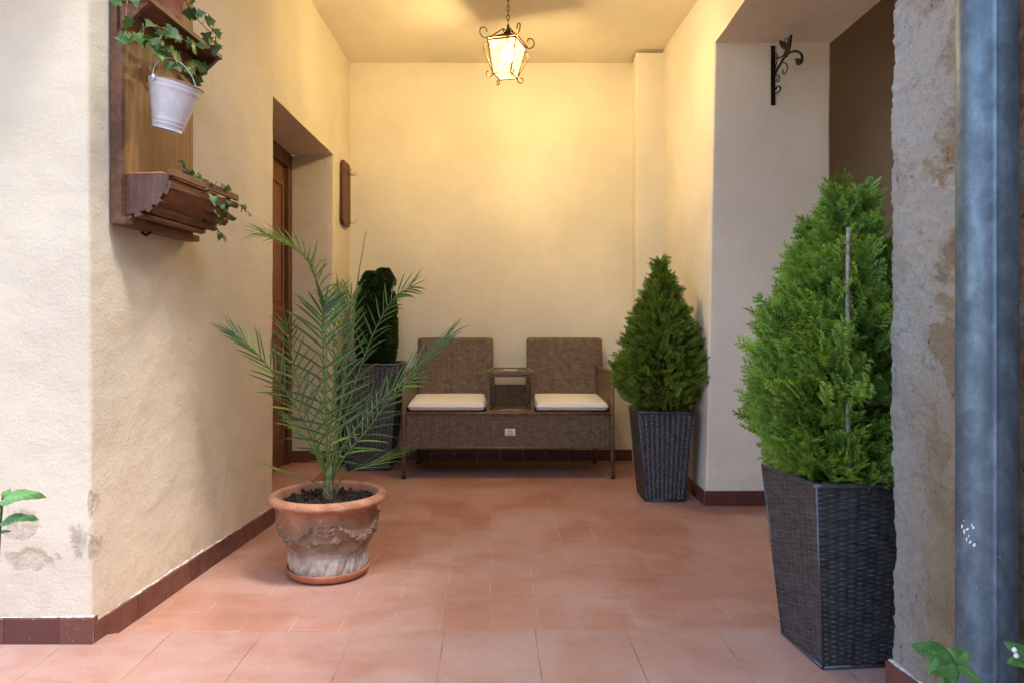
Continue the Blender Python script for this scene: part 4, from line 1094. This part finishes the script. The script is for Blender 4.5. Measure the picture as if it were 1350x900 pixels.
# ------------------------------------------------------------------ rack with trough on the left wall
def wx(y): return LW0[0]+(NA[0]-LW0[0])*(y-2.10)/(NA[1]-2.10)
def rack():
    yA, yB = 2.185, 2.665; xw = wx(2.42)
    ang = math.atan2(NA[0]-LW0[0], NA[1]-LW0[1])
    t = thing('wooden_wall_rack', 'stained wooden wall rack with shelf and slatted trough hung on left wall', 'rack', (xw+.003, 2.42, 1.28), -ang)
    h = .235
    # local frame: +X out of the wall, Y along the wall, Z up from board foot
    mb = MB(); mb.box((0, -h+.022, .01), (.020, h, 1.05)); mb.build('backboard', M_board, t, bevel=.002)
    mb = MB(); mb.box((0, -h, 0), (.034, -h+.022, 1.06)); mb.build('side_batten', M_dkwood, t, bevel=.002)
    mb = MB(); mb.box((.001, -h-.002, -.012), (.05, h-.01, .009)); mb.build('bottom_batten', M_dkwood, t, bevel=.002)
    zs = .668
    mb = MB(); mb.box((.021, -h-.006, zs), (.128, h+.012, zs+.018)); mb.build('shelf', M_slat, t, bevel=.002)
    for y in (-h, h-.018):
        mb = MB(); mb.hexa([(.0205, y, zs-.092), (.0225, y, zs-.092), (.0225, y+.018, zs-.092), (.0205, y+.018, zs-.092), (.0205, y, zs-.0008), (.124, y, zs-.0008), (.124, y+.018, zs-.0008), (.0205, y+.018, zs-.0008)])
        mb.build('bracket', M_slat, t)
    # trough: curved cheeks and slats
    cx, cz, rx_, rz_ = .024, .145, .150, .128; y0, y1 = -h+.024, h-.02
    for y in (y0, y1-.02):
        mb = MB(); ring = [(.022, cz)]+[(cx+rx_*math.cos(a), cz-rz_*math.sin(a)*.98) for a in [k/14*math.pi/2*1.02 for k in range(15)]]
        n = len(ring); vs = [(x, y, z) for x, z in ring]+[(x, y+.018, z) for x, z in ring]
        fs = [tuple(range(n)), tuple(range(2*n-1, n-1, -1))]+[(i, i+n, (i+1) % n+n, (i+1) % n) for i in range(n)]
        mb.add(vs, fs); bm = bmesh.new(); me = bpy.data.meshes.new('x'); me.from_pydata(mb.v, [], mb.f); bm.from_mesh(me); bm_obj('cheek', bm, M_endwood, t)
    rs = random.Random(5)
    ends = [.045, .045, .028, .018, -.01, -.05, -.09]
    for k in range(7):
        a = R(-3)+k*R(14.6); r_ = 1.05; x = cx+rx_*r_*math.cos(a)*1.0; z = cz-rz_*r_*math.sin(a)
        M = Matrix.Translation((x, 0, z)) @ Matrix.Rotation(a, 4, 'Y') @ Matrix.Rotation(R(rs.uniform(-2, 2)), 4, 'X')
        mb = MB(); hw = .0105*rs.uniform(.85, 1.15)
        n = 14; ya, yb_ = y0-.006+rs.uniform(-.006, .004), y1+ends[k]*.6+.012
        ring = []
        for i in range(n+1):
            y = ya+(yb_-ya)*i/n; w1 = hw*(1+.18*noise.noise(Vector((y*20, k, 0)))); th = .005
            for (dx, dz) in ((-th, -w1), (th, -w1*.95), (th, w1*.95), (-th, w1)): ring.append(M @ Vector((dx, y, dz)))
        fs = [(0, 1, 2, 3), tuple(n*4+i for i in (3, 2, 1, 0))]
        for i in range(n):
            for j in range(4): fs.append((i*4+j, (i+1)*4+j, (i+1)*4+(j+1) % 4, i*4+(j+1) % 4))
        mb.add(ring, fs); mb.build('slat', M_slat, t)
    mb = MB(); mb.tube([(.02, -.10, -.02), (.035, -.10, -.03), (.05, -.10, -.018)], .005, 8); mb.build('hook', M_iron, t, smooth=True)
    # terracotta trough that sits inside
    tt = thing('trough_pot', 'terracotta trough sunk into the slatted wall rack', 'pot', t.location, -ang)
    mb = MB(); a0, a1, b0, b1 = .030, .135, y0+.03, y1-.03; mb.hexa([(a0+.01, b0+.015, .05), (a1-.05, b0+.015, .05), (a1-.05, b1-.015, .05), (a0+.01, b1-.015, .05), (a0, b0, .150), (a1, b0, .150), (a1, b1, .150), (a0, b1, .150)])
    mb.build('body', M_terra, tt, bevel=.004)
    mb = MB(); mb.box((a0-.004, b0-.004, .1505), (a1+.004, b1+.004, .158)); mb.build('rim', M_terra, tt, bevel=.003)
    mb = MB(); mb.box((a0+.006, b0+.006, .1585), (a1-.006, b1-.006, .1605)); mb.build('soil', M_soil, tt)
    return t
RACK = rack()

def bucket():
    c = pY(226, 142, 2.31); t = thing('metal_bucket', 'small white enamel bucket hanging on the wooden wall rack', 'bucket', c)
    t.rotation_euler = (R(4), R(13), 0)
    r0, r1, hh = .045, .082, .150
    prof = [(.001, -hh/2+.004), (r0-.003, -hh/2+.004), (r0, -hh/2)]
    for k in range(13):
        f = k/12; r = r0+(r1-r0)*f
        prof.append((r, -hh/2+hh*f))
        if k in (1, 2, 10, 11): prof.append((r+.0022, -hh/2+hh*(f+.02))); prof.append((r+.002, -hh/2+hh*(f+.045)))
    prof += [(r1+.002, hh/2+.001), (r1+.001, hh/2+.003), (r1-.002, hh/2+.001), (r1-.004, hh/2-.006), (r0-.001, -hh/2+.012), (.001, -hh/2+.010)]
    vs, fs = lathe(prof, 56); mb = MB(); mb.add(vs, fs); mb.build('body', M_enamel, t, smooth=True)
    mb = MB(); mb.tube([((r1+.0015)*math.cos(a*math.pi/28), (r1+.0015)*math.sin(a*math.pi/28), hh/2+.001) for a in range(57)], .0018, 6, cap=False)
    mb.build('rolled_rim', M_rust, t, smooth=True)
    # bail: pivots near the camera side and the far side
    d = Vector((-.45, -.9, 0)).normalized(); 
    mb = MB(); pts = []
    for k in range(21):
        a = math.pi*k/20; p = d*((r1+.003)*math.cos(a))+Vector((-.018*math.sin(a), 0, hh/2-.008+.085*math.sin(a))); pts.append(p)
    mb.tube(pts, .0014, 6); mb.build('handle', M_enamel, t, smooth=True)
    for s in (-1, 1):
        mb = MB(); p = d*s*(r1+.0015)+Vector((0, 0, hh/2-.006)); q = d*s*.004
        mb.tube([p-q*.4, p+q*.6], .010, 14); mb.build('lug', M_enamel, t, smooth=True)
    return t
bucket()

# ------------------------------------------------------------------ leafy trailing plants
def leaf_geo(mb, p, d, nrm, L, shape, tint):
    d = d.normalized(); s = d.cross(nrm).normalized(); up = s.cross(d).normalized()
    pts = {'ivy': [(0, .0), (-.08, .22), (.05, .48), (.30, .30), (.42, .52), (.62, .24), (1.0, 0)],
           'herb': [(0, 0), (.12, .17), (.32, .30), (.52, .31), (.72, .22), (.9, .09), (1.0, 0)],
           'mint': [(0, 0), (.1, .12), (.25, .24), (.33, .22), (.42, .27), (.50, .235), (.6, .23), (.68, .18), (.80, .13), (.9, .06), (1, 0)]}[shape]
    k = len(mb.v); ctr = [(x, 0) for x, y in pts]; vs = []
    cup = .28 if shape == 'herb' else .18
    for sg in (1, -1):
        for (x, y) in pts: vs.append(p+d*(x*L)+s*(sg*y*L)+up*(cup*abs(y)*L-.22*L*x*x))
    for (x, y) in pts: vs.append(p+d*(max(x, 0)*L)+up*(-.22*L*x*x))
    n = len(pts); fs = []
    for i in range(n-1):
        fs.append((i, 2*n+i, 2*n+i+1, i+1)); fs.append((n+i, n+i+1, 2*n+i+1, 2*n+i))
    mb.add(vs, fs, [max(0, min(1, tint))]*len(vs))
def herb_leaf(mb, p, d, nrm, L, shape, tint):
    d = d.normalized(); s = d.cross(nrm).normalized(); up = s.cross(d).normalized(); n, m = 44, 12; vs = []; L *= .93
    for i in range(n+1):
        x = i/n; w = (.28 if shape == 'herb' else .185)*L*math.sin(math.pi*min(1, x**.78))**.75+.0002
        if shape == 'mint': w *= 1+.10*abs(math.sin(x*math.pi*7))
        else: w *= 1+.03*math.sin(x*31)
        for j in range(-m//2, m//2+1):
            y = j/(m/2); vein = abs(math.sin((x*7.5-abs(y)*1.6)*math.pi)); k = .035*L*vein*min(1, abs(y)*2)*(1-abs(y)*.4)
            z = .20*abs(y)*w*1.6 - .25*L*x*x + k + .03*L*math.sin(x*9+y*2) - .10*L*y*y*(.4+x)
            vs.append(p+d*(x*L)+s*(y*w)+up*z)
    fs = [(i*(m+1)+j, i*(m+1)+j+1, (i+1)*(m+1)+j+1, (i+1)*(m+1)+j) for i in range(n) for j in range(m)]
    tt = []
    for i in range(n+1):
        for j in range(-m//2, m//2+1):
            x = i/n; y = j/(m/2); vein = abs(math.sin((x*7.5-abs(y)*1.6)*math.pi))
            tt.append(max(0, min(1, tint-.18+.55*(1-vein)**3+(.35 if j == 0 else 0)-.15*abs(y))))
    mb.add(vs, fs, tt)
def rack_pt(u, v, out): return pX(u, v, RACK.location.x+out)
def trailing(name, label, vines, mat, shape, Lr, per, seed, spread=.03, group=None, tint=.35, cat='plant', pot=None, face=(.75, -.6, .3)):
    base = Vector(vines[0][0]); t = thing(name, label, cat, base, 0, group); rs = random.Random(seed)
    st = MB(); lf = MB()
    for vi, v in enumerate(vines):
        C = catmull([Vector(p)-base for p in v], 6); st.tube(C, [.0016]*len(C), 6)
        n = per[vi] if isinstance(per, (list, tuple)) else per
        for k in range(n):
            f = (k+rs.random())/n*(len(C)-1.01); i = int(f); p = C[i].lerp(C[i+1], f-i)
            off = Vector((rs.uniform(-.4, 1), rs.uniform(-1, 1), rs.uniform(-.8, .8)))*spread; e = p+off
            st.tube([p, p.lerp(e, .6)+Vector((0, 0, .004)), e], .0008, 5)
            nrm = (Vector(face)+Vector((rs.uniform(-.6, .6), rs.uniform(-.6, .6), rs.uniform(-.5, .6)))).normalized()
            d = Vector((rs.uniform(-.5, .6), rs.uniform(-.8, .8), rs.uniform(-1.1, .3)))
            leaf_geo(lf, e, d, nrm, rs.uniform(*Lr), shape, tint+rs.gauss(0, .18))
    st.build('stem', M_vine, t, smooth=True); lf.build('leaves', mat, t, smooth=False, tint=True)
    return t, base
o, b0 = trailing('ivy', 'ivy trailing over and under the shelf of the wooden wall rack',
    [[rack_pt(210, -35, .07), rack_pt(238, -10, .11), rack_pt(250, 12, .13), rack_pt(262, 28, .14), rack_pt(280, 45, .14)],
     [rack_pt(170, -20, .10), rack_pt(166, 38, .13), rack_pt(180, 50, .11), rack_pt(205, 62, .09), rack_pt(235, 78, .09), rack_pt(262, 92, .09), rack_pt(272, 96, .09)],
     [rack_pt(180, 50, .11), rack_pt(192, 36, .13), rack_pt(215, 38, .14), rack_pt(238, 50, .13), rack_pt(252, 58, .14), rack_pt(282, 60, .14), rack_pt(284, 48, .14)],
     [rack_pt(200, 60, .09), rack_pt(220, 66, .11), rack_pt(245, 88, .12), rack_pt(256, 98, .12)]],
    L_ivy, 'ivy', (.028, .052), [13, 18, 18, 17], 31, .026, tint=.35)
mb = MB(); pc = Vector((RACK.location.x+.075, 2.36, 1.28+.688))-b0
vs, fs = lathe([(.001, 0), (.042, 0), (.045, .01), (.052, .085), (.060, .087), (.061, .11), (.055, .11), (.050, .09), (.001, .09)], 32)
mb.add([Vector(v)+pc for v in vs], fs); mb.build('pot', M_terra, o, smooth=True)
trailing('trailing_plant', 'small leafy plant spilling over the slats of the trough',
    [[rack_pt(246, 228, .10), rack_pt(258, 232, .14), rack_pt(272, 238, .18), rack_pt(285, 245, .20), rack_pt(300, 250, .20)],
     [rack_pt(258, 232, .14), rack_pt(272, 248, .18), rack_pt(280, 264, .20), rack_pt(300, 268, .20), rack_pt(318, 272, .21), rack_pt(325, 280, .21)],
     [rack_pt(280, 264, .18), rack_pt(290, 270, .19), rack_pt(300, 280, .19), rack_pt(306, 288, .19)],
     [rack_pt(282, 272, .18), rack_pt(284, 290, .17), rack_pt(282, 300, .16), rack_pt(292, 308, .15), rack_pt(296, 318, .14)],
     [rack_pt(242, 228, .08), rack_pt(243, 218, .09), rack_pt(240, 212, .10)]],
    L_ivy, 'ivy', (.014, .030), [10, 16, 9, 10, 7], 37, .012, tint=.42)

# broad-leaved plants near the camera
def herb(name, label, groups, mat, shape, foot, group='leafy plants in the courtyard', tint=.5, seed=1, buds=()):
    base = Vector(foot); t = thing(name, label, 'plant', base, 0, group); rs = random.Random(seed); st = MB(); lf = MB()
    for (stem, leaves) in groups:
        C = catmull([Vector(p)-base for p in stem], 8); n = len(C); st.tube(C, [.0042-.0022*i/n for i in range(n)], 8)
        for (p, q, w) in leaves:    # base point, tip point
            p = Vector(p)-base; q = Vector(q)-base; d = q-p; nrm = Vector((rs.uniform(-.4, .4), -.75+rs.uniform(-.2, .2), .75+w))
            herb_leaf(lf, p, d, nrm, d.length, shape, tint+rs.gauss(0, .12))
            near = min(C, key=lambda c: (c-p).length); st.tube([near, near.lerp(p, .6), p], .0013, 6)
    st.build('stem', M_stemg, t, smooth=True); o = lf.build('leaves', mat, t, smooth=True, tint=True)
    for k, p in enumerate(buds):
        mb = MB(); vs, fs = lathe([(.0005, -.004), (.0035, -.002), (.004, .001), (.002, .004), (.0004, .005)], 10); q = Vector(p)-base
        mb.add([Vector(v)+q for v in vs], fs); mb.build('bud', M_white, t, smooth=True)
D1 = 1.24
def g1(u, v, dy=0): return pY(u, v, D1+dy)
stem = [g1(1262, 1100, .06), g1(1263, 960, .03), g1(1258, 900), g1(1256, 872)]
herb('leafy_plant', 'broad leaved green plant at the foot of the drainpipe', [
    (stem, [(g1(1256, 872), g1(1217, 846, -.02), .0), (g1(1257, 872), g1(1284, 852, .02), .2), (g1(1257, 872), g1(1249, 846, .03), -.2), (g1(1258, 876), g1(1306, 899, -.03), .1),
            (g1(1257, 874), g1(1240, 876, -.05), .2), (g1(1259, 882), g1(1243, 903, -.02), .2), (g1(1260, 905), g1(1300, 930, .0), 0), (g1(1261, 925), g1(1225, 945, 0), 0), (g1(1262, 960), g1(1300, 985, 0), 0)])],
    L_herb, 'herb', (g1(1262, 1150, .06).x, D1+.06, TH), seed=3)
D2 = 1.15
def g2(u, v, dy=0): return pY(u, v, D2+dy)
herb('leafy_plant', 'small plant with white buds at the right edge beside the drainpipe', [
    ([g2(1385, 1100), g2(1378, 960), g2(1366, 900), g2(1356, 868)], [(g2(1358, 870), g2(1336, 846, -.01), .1), (g2(1357, 868), g2(1366, 838, .02), 0), (g2(1358, 872), g2(1338, 866, -.02), .2), (g2(1362, 890), g2(1395, 880), 0), (g2(1366, 905), g2(1340, 930), .1), (g2(1372, 930), g2(1410, 950), .1)])],
    L_herb, 'herb', (g2(1385, 1150).x, D2, TH), seed=4, buds=(g2(1337.5, 856.5, -.015), g2(1340, 864, -.015)))
D3 = 1.30
def g3(u, v, dy=0): return pY(u, v, D3+dy)
herb('leafy_plant', 'bright green toothed leaf plant at the left edge', [
    ([g3(-12, 1000), g3(-6, 800), g3(-2, 720), g3(1, 680), g3(4, 652)], [(g3(1, 662), g3(44, 637, -.03), .3), (g3(1, 690), g3(39, 669, -.02), .4), (g3(0, 668), g3(-30, 650), 0), (g3(4, 655), g3(14, 638, .03), 0), (g3(-1, 702), g3(12, 697), .2), (g3(-3, 720), g3(-42, 700), 0), (g3(-8, 850), g3(-40, 830), 0)]),
    ([g3(-12, 1000), g3(-35, 850), g3(-45, 760)], [(g3(-44, 770), g3(-15, 740, .03), .1), (g3(-45, 765), g3(-80, 740), 0)])],
    L_herb, 'mint', (g3(-12, 1000).x, D3, TH), seed=5, tint=.75)

# ------------------------------------------------------------------ drainpipe
def pipe():
    c = Vector((.974, 1.405, 0)); r = .0515; t = thing('drainpipe', 'thick galvanised drainpipe running up the rough right wall', 'drainpipe', (c.x, c.y, 0))
    seg = 180; vs = []; fs = []; zs = [TH-.01]+[.1*k for k in range(1, 35)]
    sa = math.atan2(-c.y, -c.x)+R(17)    # seam angle a little right of centre
    for z in zs:
        for k in range(seg):
            a = 2*math.pi*k/seg; da = (a-sa+math.pi) % (2*math.pi)-math.pi
            rr = r+.0022*math.exp(-(da/.045)**2)+(.0014 if 0 < da < 2.5 else 0)+.0005*noise.noise(Vector((math.cos(a)*2, math.sin(a)*2, z*3)))
            vs.append((rr*math.cos(a), rr*math.sin(a), z))
    for i in range(len(zs)-1):
        for k in range(seg): k2 = (k+1) % seg; fs.append((i*seg+k, i*seg+k2, (i+1)*seg+k2, (i+1)*seg+k))
    mesh_obj('pipe', vs, fs, M_zinc, t, True)
    for z in (2.15,):
        mb = MB(); mb.tube([((r+.002)*math.cos(k*math.pi/24), (r+.002)*math.sin(k*math.pi/24), z) for k in range(49)], .004, 6, cap=False, flat=1); mb.box((.0, -.01, z-.01), (.09, .01, z+.01)); mb.build('clamp', M_zinc, t)
    rs = random.Random(2); mb = MB()
    for (u, v, du, dv) in ((1268, 693, 2, 5), (1271, 700, 3, 6), (1275, 697, 3, 3), (1283, 695, 3, 3), (1281, 692, 1, 5), (1274, 710, 2, 5), (1279, 714, 3, 4), (1284, 718, 3, 5), (1270, 686, 1, 1), (1277, 706, 1, 4)):
        d = Vector(((u-UC)/F, 1, -(v-VC)/F)); o = Vector((0, 0, H0))  # ray to cylinder
        ox, oy = o.x-c.x, o.y-c.y; A = d.x*d.x+d.y*d.y; B = 2*(ox*d.x+oy*d.y); Cc = ox*ox+oy*oy-(r+.0016)**2; disc = B*B-4*A*Cc
        if disc < 0: continue
        s = (-B-math.sqrt(disc))/(2*A); p = o+d*s-Vector((c.x, c.y, 0)); th = Vector((-p.y, p.x, 0)).normalized(); nn = Vector((p.x, p.y, 0)).normalized()
        n = 9; hx, hz = du*.0009, dv*.0008; ring = [p+th*(hx*math.cos(k*2*math.pi/n)*rs.uniform(.6, 1.2))+Vector((0, 0, 1))*(hz*math.sin(k*2*math.pi/n)*rs.uniform(.6, 1.2)+hx*.5*math.cos(k*2*math.pi/n)) for k in range(n)]
        mb.add(ring+[q-nn*.0012 for q in ring], [tuple(range(n))]+[(k, k+n, (k+1) % n+n, (k+1) % n) for k in range(n)])
    mb.build('paint_fleck', M_white, t)
pipe()

# ------------------------------------------------------------------ small wooden key rack on the left wall near the corner
def keyrack():
    y0, y1 = 4.815, 5.03; z0, z1 = 1.650, 2.092
    def lx(y): return NB[0]+(LC[0]-NB[0])*(y-NB[1])/(LC[1]-NB[1])
    ang = math.atan2(LC[0]-NB[0], LC[1]-NB[1])
    t = thing('key_rack', 'narrow dark wooden hook board on left wall near the back corner', 'rack', (lx(4.92)+.006, 4.92, z0), -ang)
    h = (y1-y0)/2; ch = .03; Z = z1-z0
    ring = [(-h+ch, 0), (h-ch, 0), (h, ch), (h, Z-ch), (h-ch, Z), (-h+ch, Z), (-h, Z-ch), (-h, ch)]; n = 8
    mb = MB(); mb.add([(0, y, z) for y, z in ring]+[(.020, y, z) for y, z in ring], [tuple(range(n)), tuple(range(2*n-1, n-1, -1))]+[(i, i+n, (i+1) % n+n, (i+1) % n) for i in range(n)])
    mb.build('board', M_frame, t, bevel=.003)
    for (y, z) in ((.04, Z-.07), (.085, Z-.07), (.06, .035), (-.05, Z-.07)):
        mb = MB(); mb.tube([(.018, y, z), (.05, y, z-.004), (.062, y, z), (.064, y, z+.018)], .003, 7); mb.build('hook', M_hook, t, smooth=True)
keyrack()

# ------------------------------------------------------------------ wrought iron basket bracket on the right pier
def bracket():
    bx = 1.500; t = thing('iron_bracket', 'black iron hanging basket bracket with bird and scrolls on the right pier', 'bracket', (bx, JY-.004, 2.14))
    def L(u, v):
        Y = bx*F/(u-UC); return Vector((0, Y-(JY-.004), H0-(v-VC)/F*Y-2.14))
    def line(pts, r, flat=1.0, n=6):
        mb = MB(); mb.tube(catmull([L(*p) for p in pts], n), r, 6, flat=flat); return mb
    mb = MB(); mb.box((-.011, -.006, 0), (.011, .002, .318)); mb.build('wall_plate', M_iron, t, bevel=.001)
    # coordinates traced from the photo in its pixels
    mb = line([(1020, 103), (1024, 93), (1030, 83), (1036, 74), (1043, 69), (1050, 68), (1055.5, 71), (1057.5, 77), (1056, 83), (1052, 85), (1050.5, 80)], .0062); 
    mb.tube(catmull([L(*p) for p in [(1050, 79), (1053, 80), (1056, 80)]], 4), .009, 6)
    mb.build('arm', M_iron, t, smooth=True)
    mb = line([(1033, 83), (1036.5, 84), (1038, 89), (1037, 95), (1033.5, 98), (1031.5, 95), (1033, 92)], .0030); mb.build('scroll', M_iron, t, smooth=True)
    mb = line([(1020, 78), (1022, 71), (1024.5, 73), (1024.5, 80), (1022, 90), (1020, 98)], .0028); mb.build('scroll', M_iron, t, smooth=True)
    mb = line([(1023, 99), (1026, 100), (1027.5, 104), (1026, 108), (1023.5, 107), (1024.5, 104)], .0030); mb.build('scroll', M_iron, t, smooth=True)
    mb = line([(1020, 122), (1023, 123), (1027, 121), (1029, 117), (1027, 114), (1023.5, 116), (1023, 119)], .0042); mb.build('scroll', M_iron, t, smooth=True)
    mb = line([(1023, 77), (1029, 76), (1034, 73)], .0040); mb.build('scroll', M_iron, t, smooth=True)
    # bird with raised tail and fluted wing, cut from thick plate
    def plate(pts, th):
        P = [L(*p) for p in pts]; n = len(P); mb = MB(); X = Vector((th, 0, 0))
        mb.add([p+X for p in P]+[p-X for p in P], [tuple(range(n)), tuple(range(2*n-1, n-1, -1))]+[(i, (i+1) % n, (i+1) % n+n, i+n) for i in range(n)]); return mb
    mb = plate([(1032, 75), (1035, 69), (1036, 64), (1038.5, 56), (1041, 48), (1044, 46), (1043.5, 53), (1042, 62), (1040, 70), (1037, 76)], .0035)
    for k in range(5):
        q = [(1037-.3*k, 66-1.6*k), (1033-.9*k, 62.5-1.9*k), (1030-.6*k, 61-2.0*k)]; mb.tube([L(*p) for p in q], .0024, 5)
    mb.tube(catmull([L(*p) for p in [(1036, 67), (1031, 63), (1028, 58), (1029, 55), (1033, 55.5), (1036, 58)]], 5), .0026, 6)
    mb.tube(catmull([L(*p) for p in [(1036.5, 60), (1034.5, 53), (1036.5, 50.5), (1038.5, 53)]], 5), .0022, 6)
    mb.build('bird', M_iron, t, smooth=False)
bracket()

# ------------------------------------------------------------------ light, sky, camera
SUN_DIR = Vector((-.37, .25, -.87)).normalized()       # direction the light travels
sd = bpy.data.lights.new('sun', 'SUN'); sd.energy = .5; sd.angle = R(10); sd.color = (1.0, .95, .90)
so = bpy.data.objects.new('sun', sd); so.rotation_euler = SUN_DIR.to_track_quat('-Z', 'Y').to_euler(); so.location = (0, 0, 8); COL.objects.link(so)
w = bpy.data.worlds.new('World'); SC.world = w; w.use_nodes = True; nt = w.node_tree; nt.nodes.clear()
sky = nt.nodes.new('ShaderNodeTexSky'); sky.sky_type = 'NISHITA'; sky.sun_disc = False
to = -SUN_DIR; sky.sun_elevation = math.asin(to.z); sky.sun_rotation = math.atan2(to.x, to.y)
bg = nt.nodes.new('ShaderNodeBackground'); bg.inputs[1].default_value = .15; ow = nt.nodes.new('ShaderNodeOutputWorld')
nt.links.new(sky.outputs[0], bg.inputs[0]); nt.links.new(bg.outputs[0], ow.inputs[0])
cd = bpy.data.cameras.new('camera'); cam = bpy.data.objects.new('camera', cd); COL.objects.link(cam)
cam.location = (0, 0, H0); cam.rotation_euler = (R(90), 0, 0); cd.sensor_width = 36; cd.sensor_fit = 'HORIZONTAL'; cd.lens = F/1350*36
cd.shift_x = (675-UC)/1350; cd.shift_y = -(450-VC)/1350
cd.clip_start = .02; cd.clip_end = 200; SC.camera = cam
SC.view_settings.view_transform = 'Standard'; SC.view_settings.look = 'None'; SC.view_settings.exposure = 2.5; SC.view_settings.gamma = 1
SC.cycles.use_denoising = True
try: SC.cycles.denoiser = 'OPENIMAGEDENOISE'
except Exception: pass
SC.cycles.adaptive_threshold = .02; SC.cycles.max_bounces = 10; SC.cycles.diffuse_bounces = 5; SC.cycles.transparent_max_bounces = 12
SC.cycles.caustics_reflective = False; SC.cycles.caustics_refractive = False
SC.cycles.sample_clamp_indirect = 6
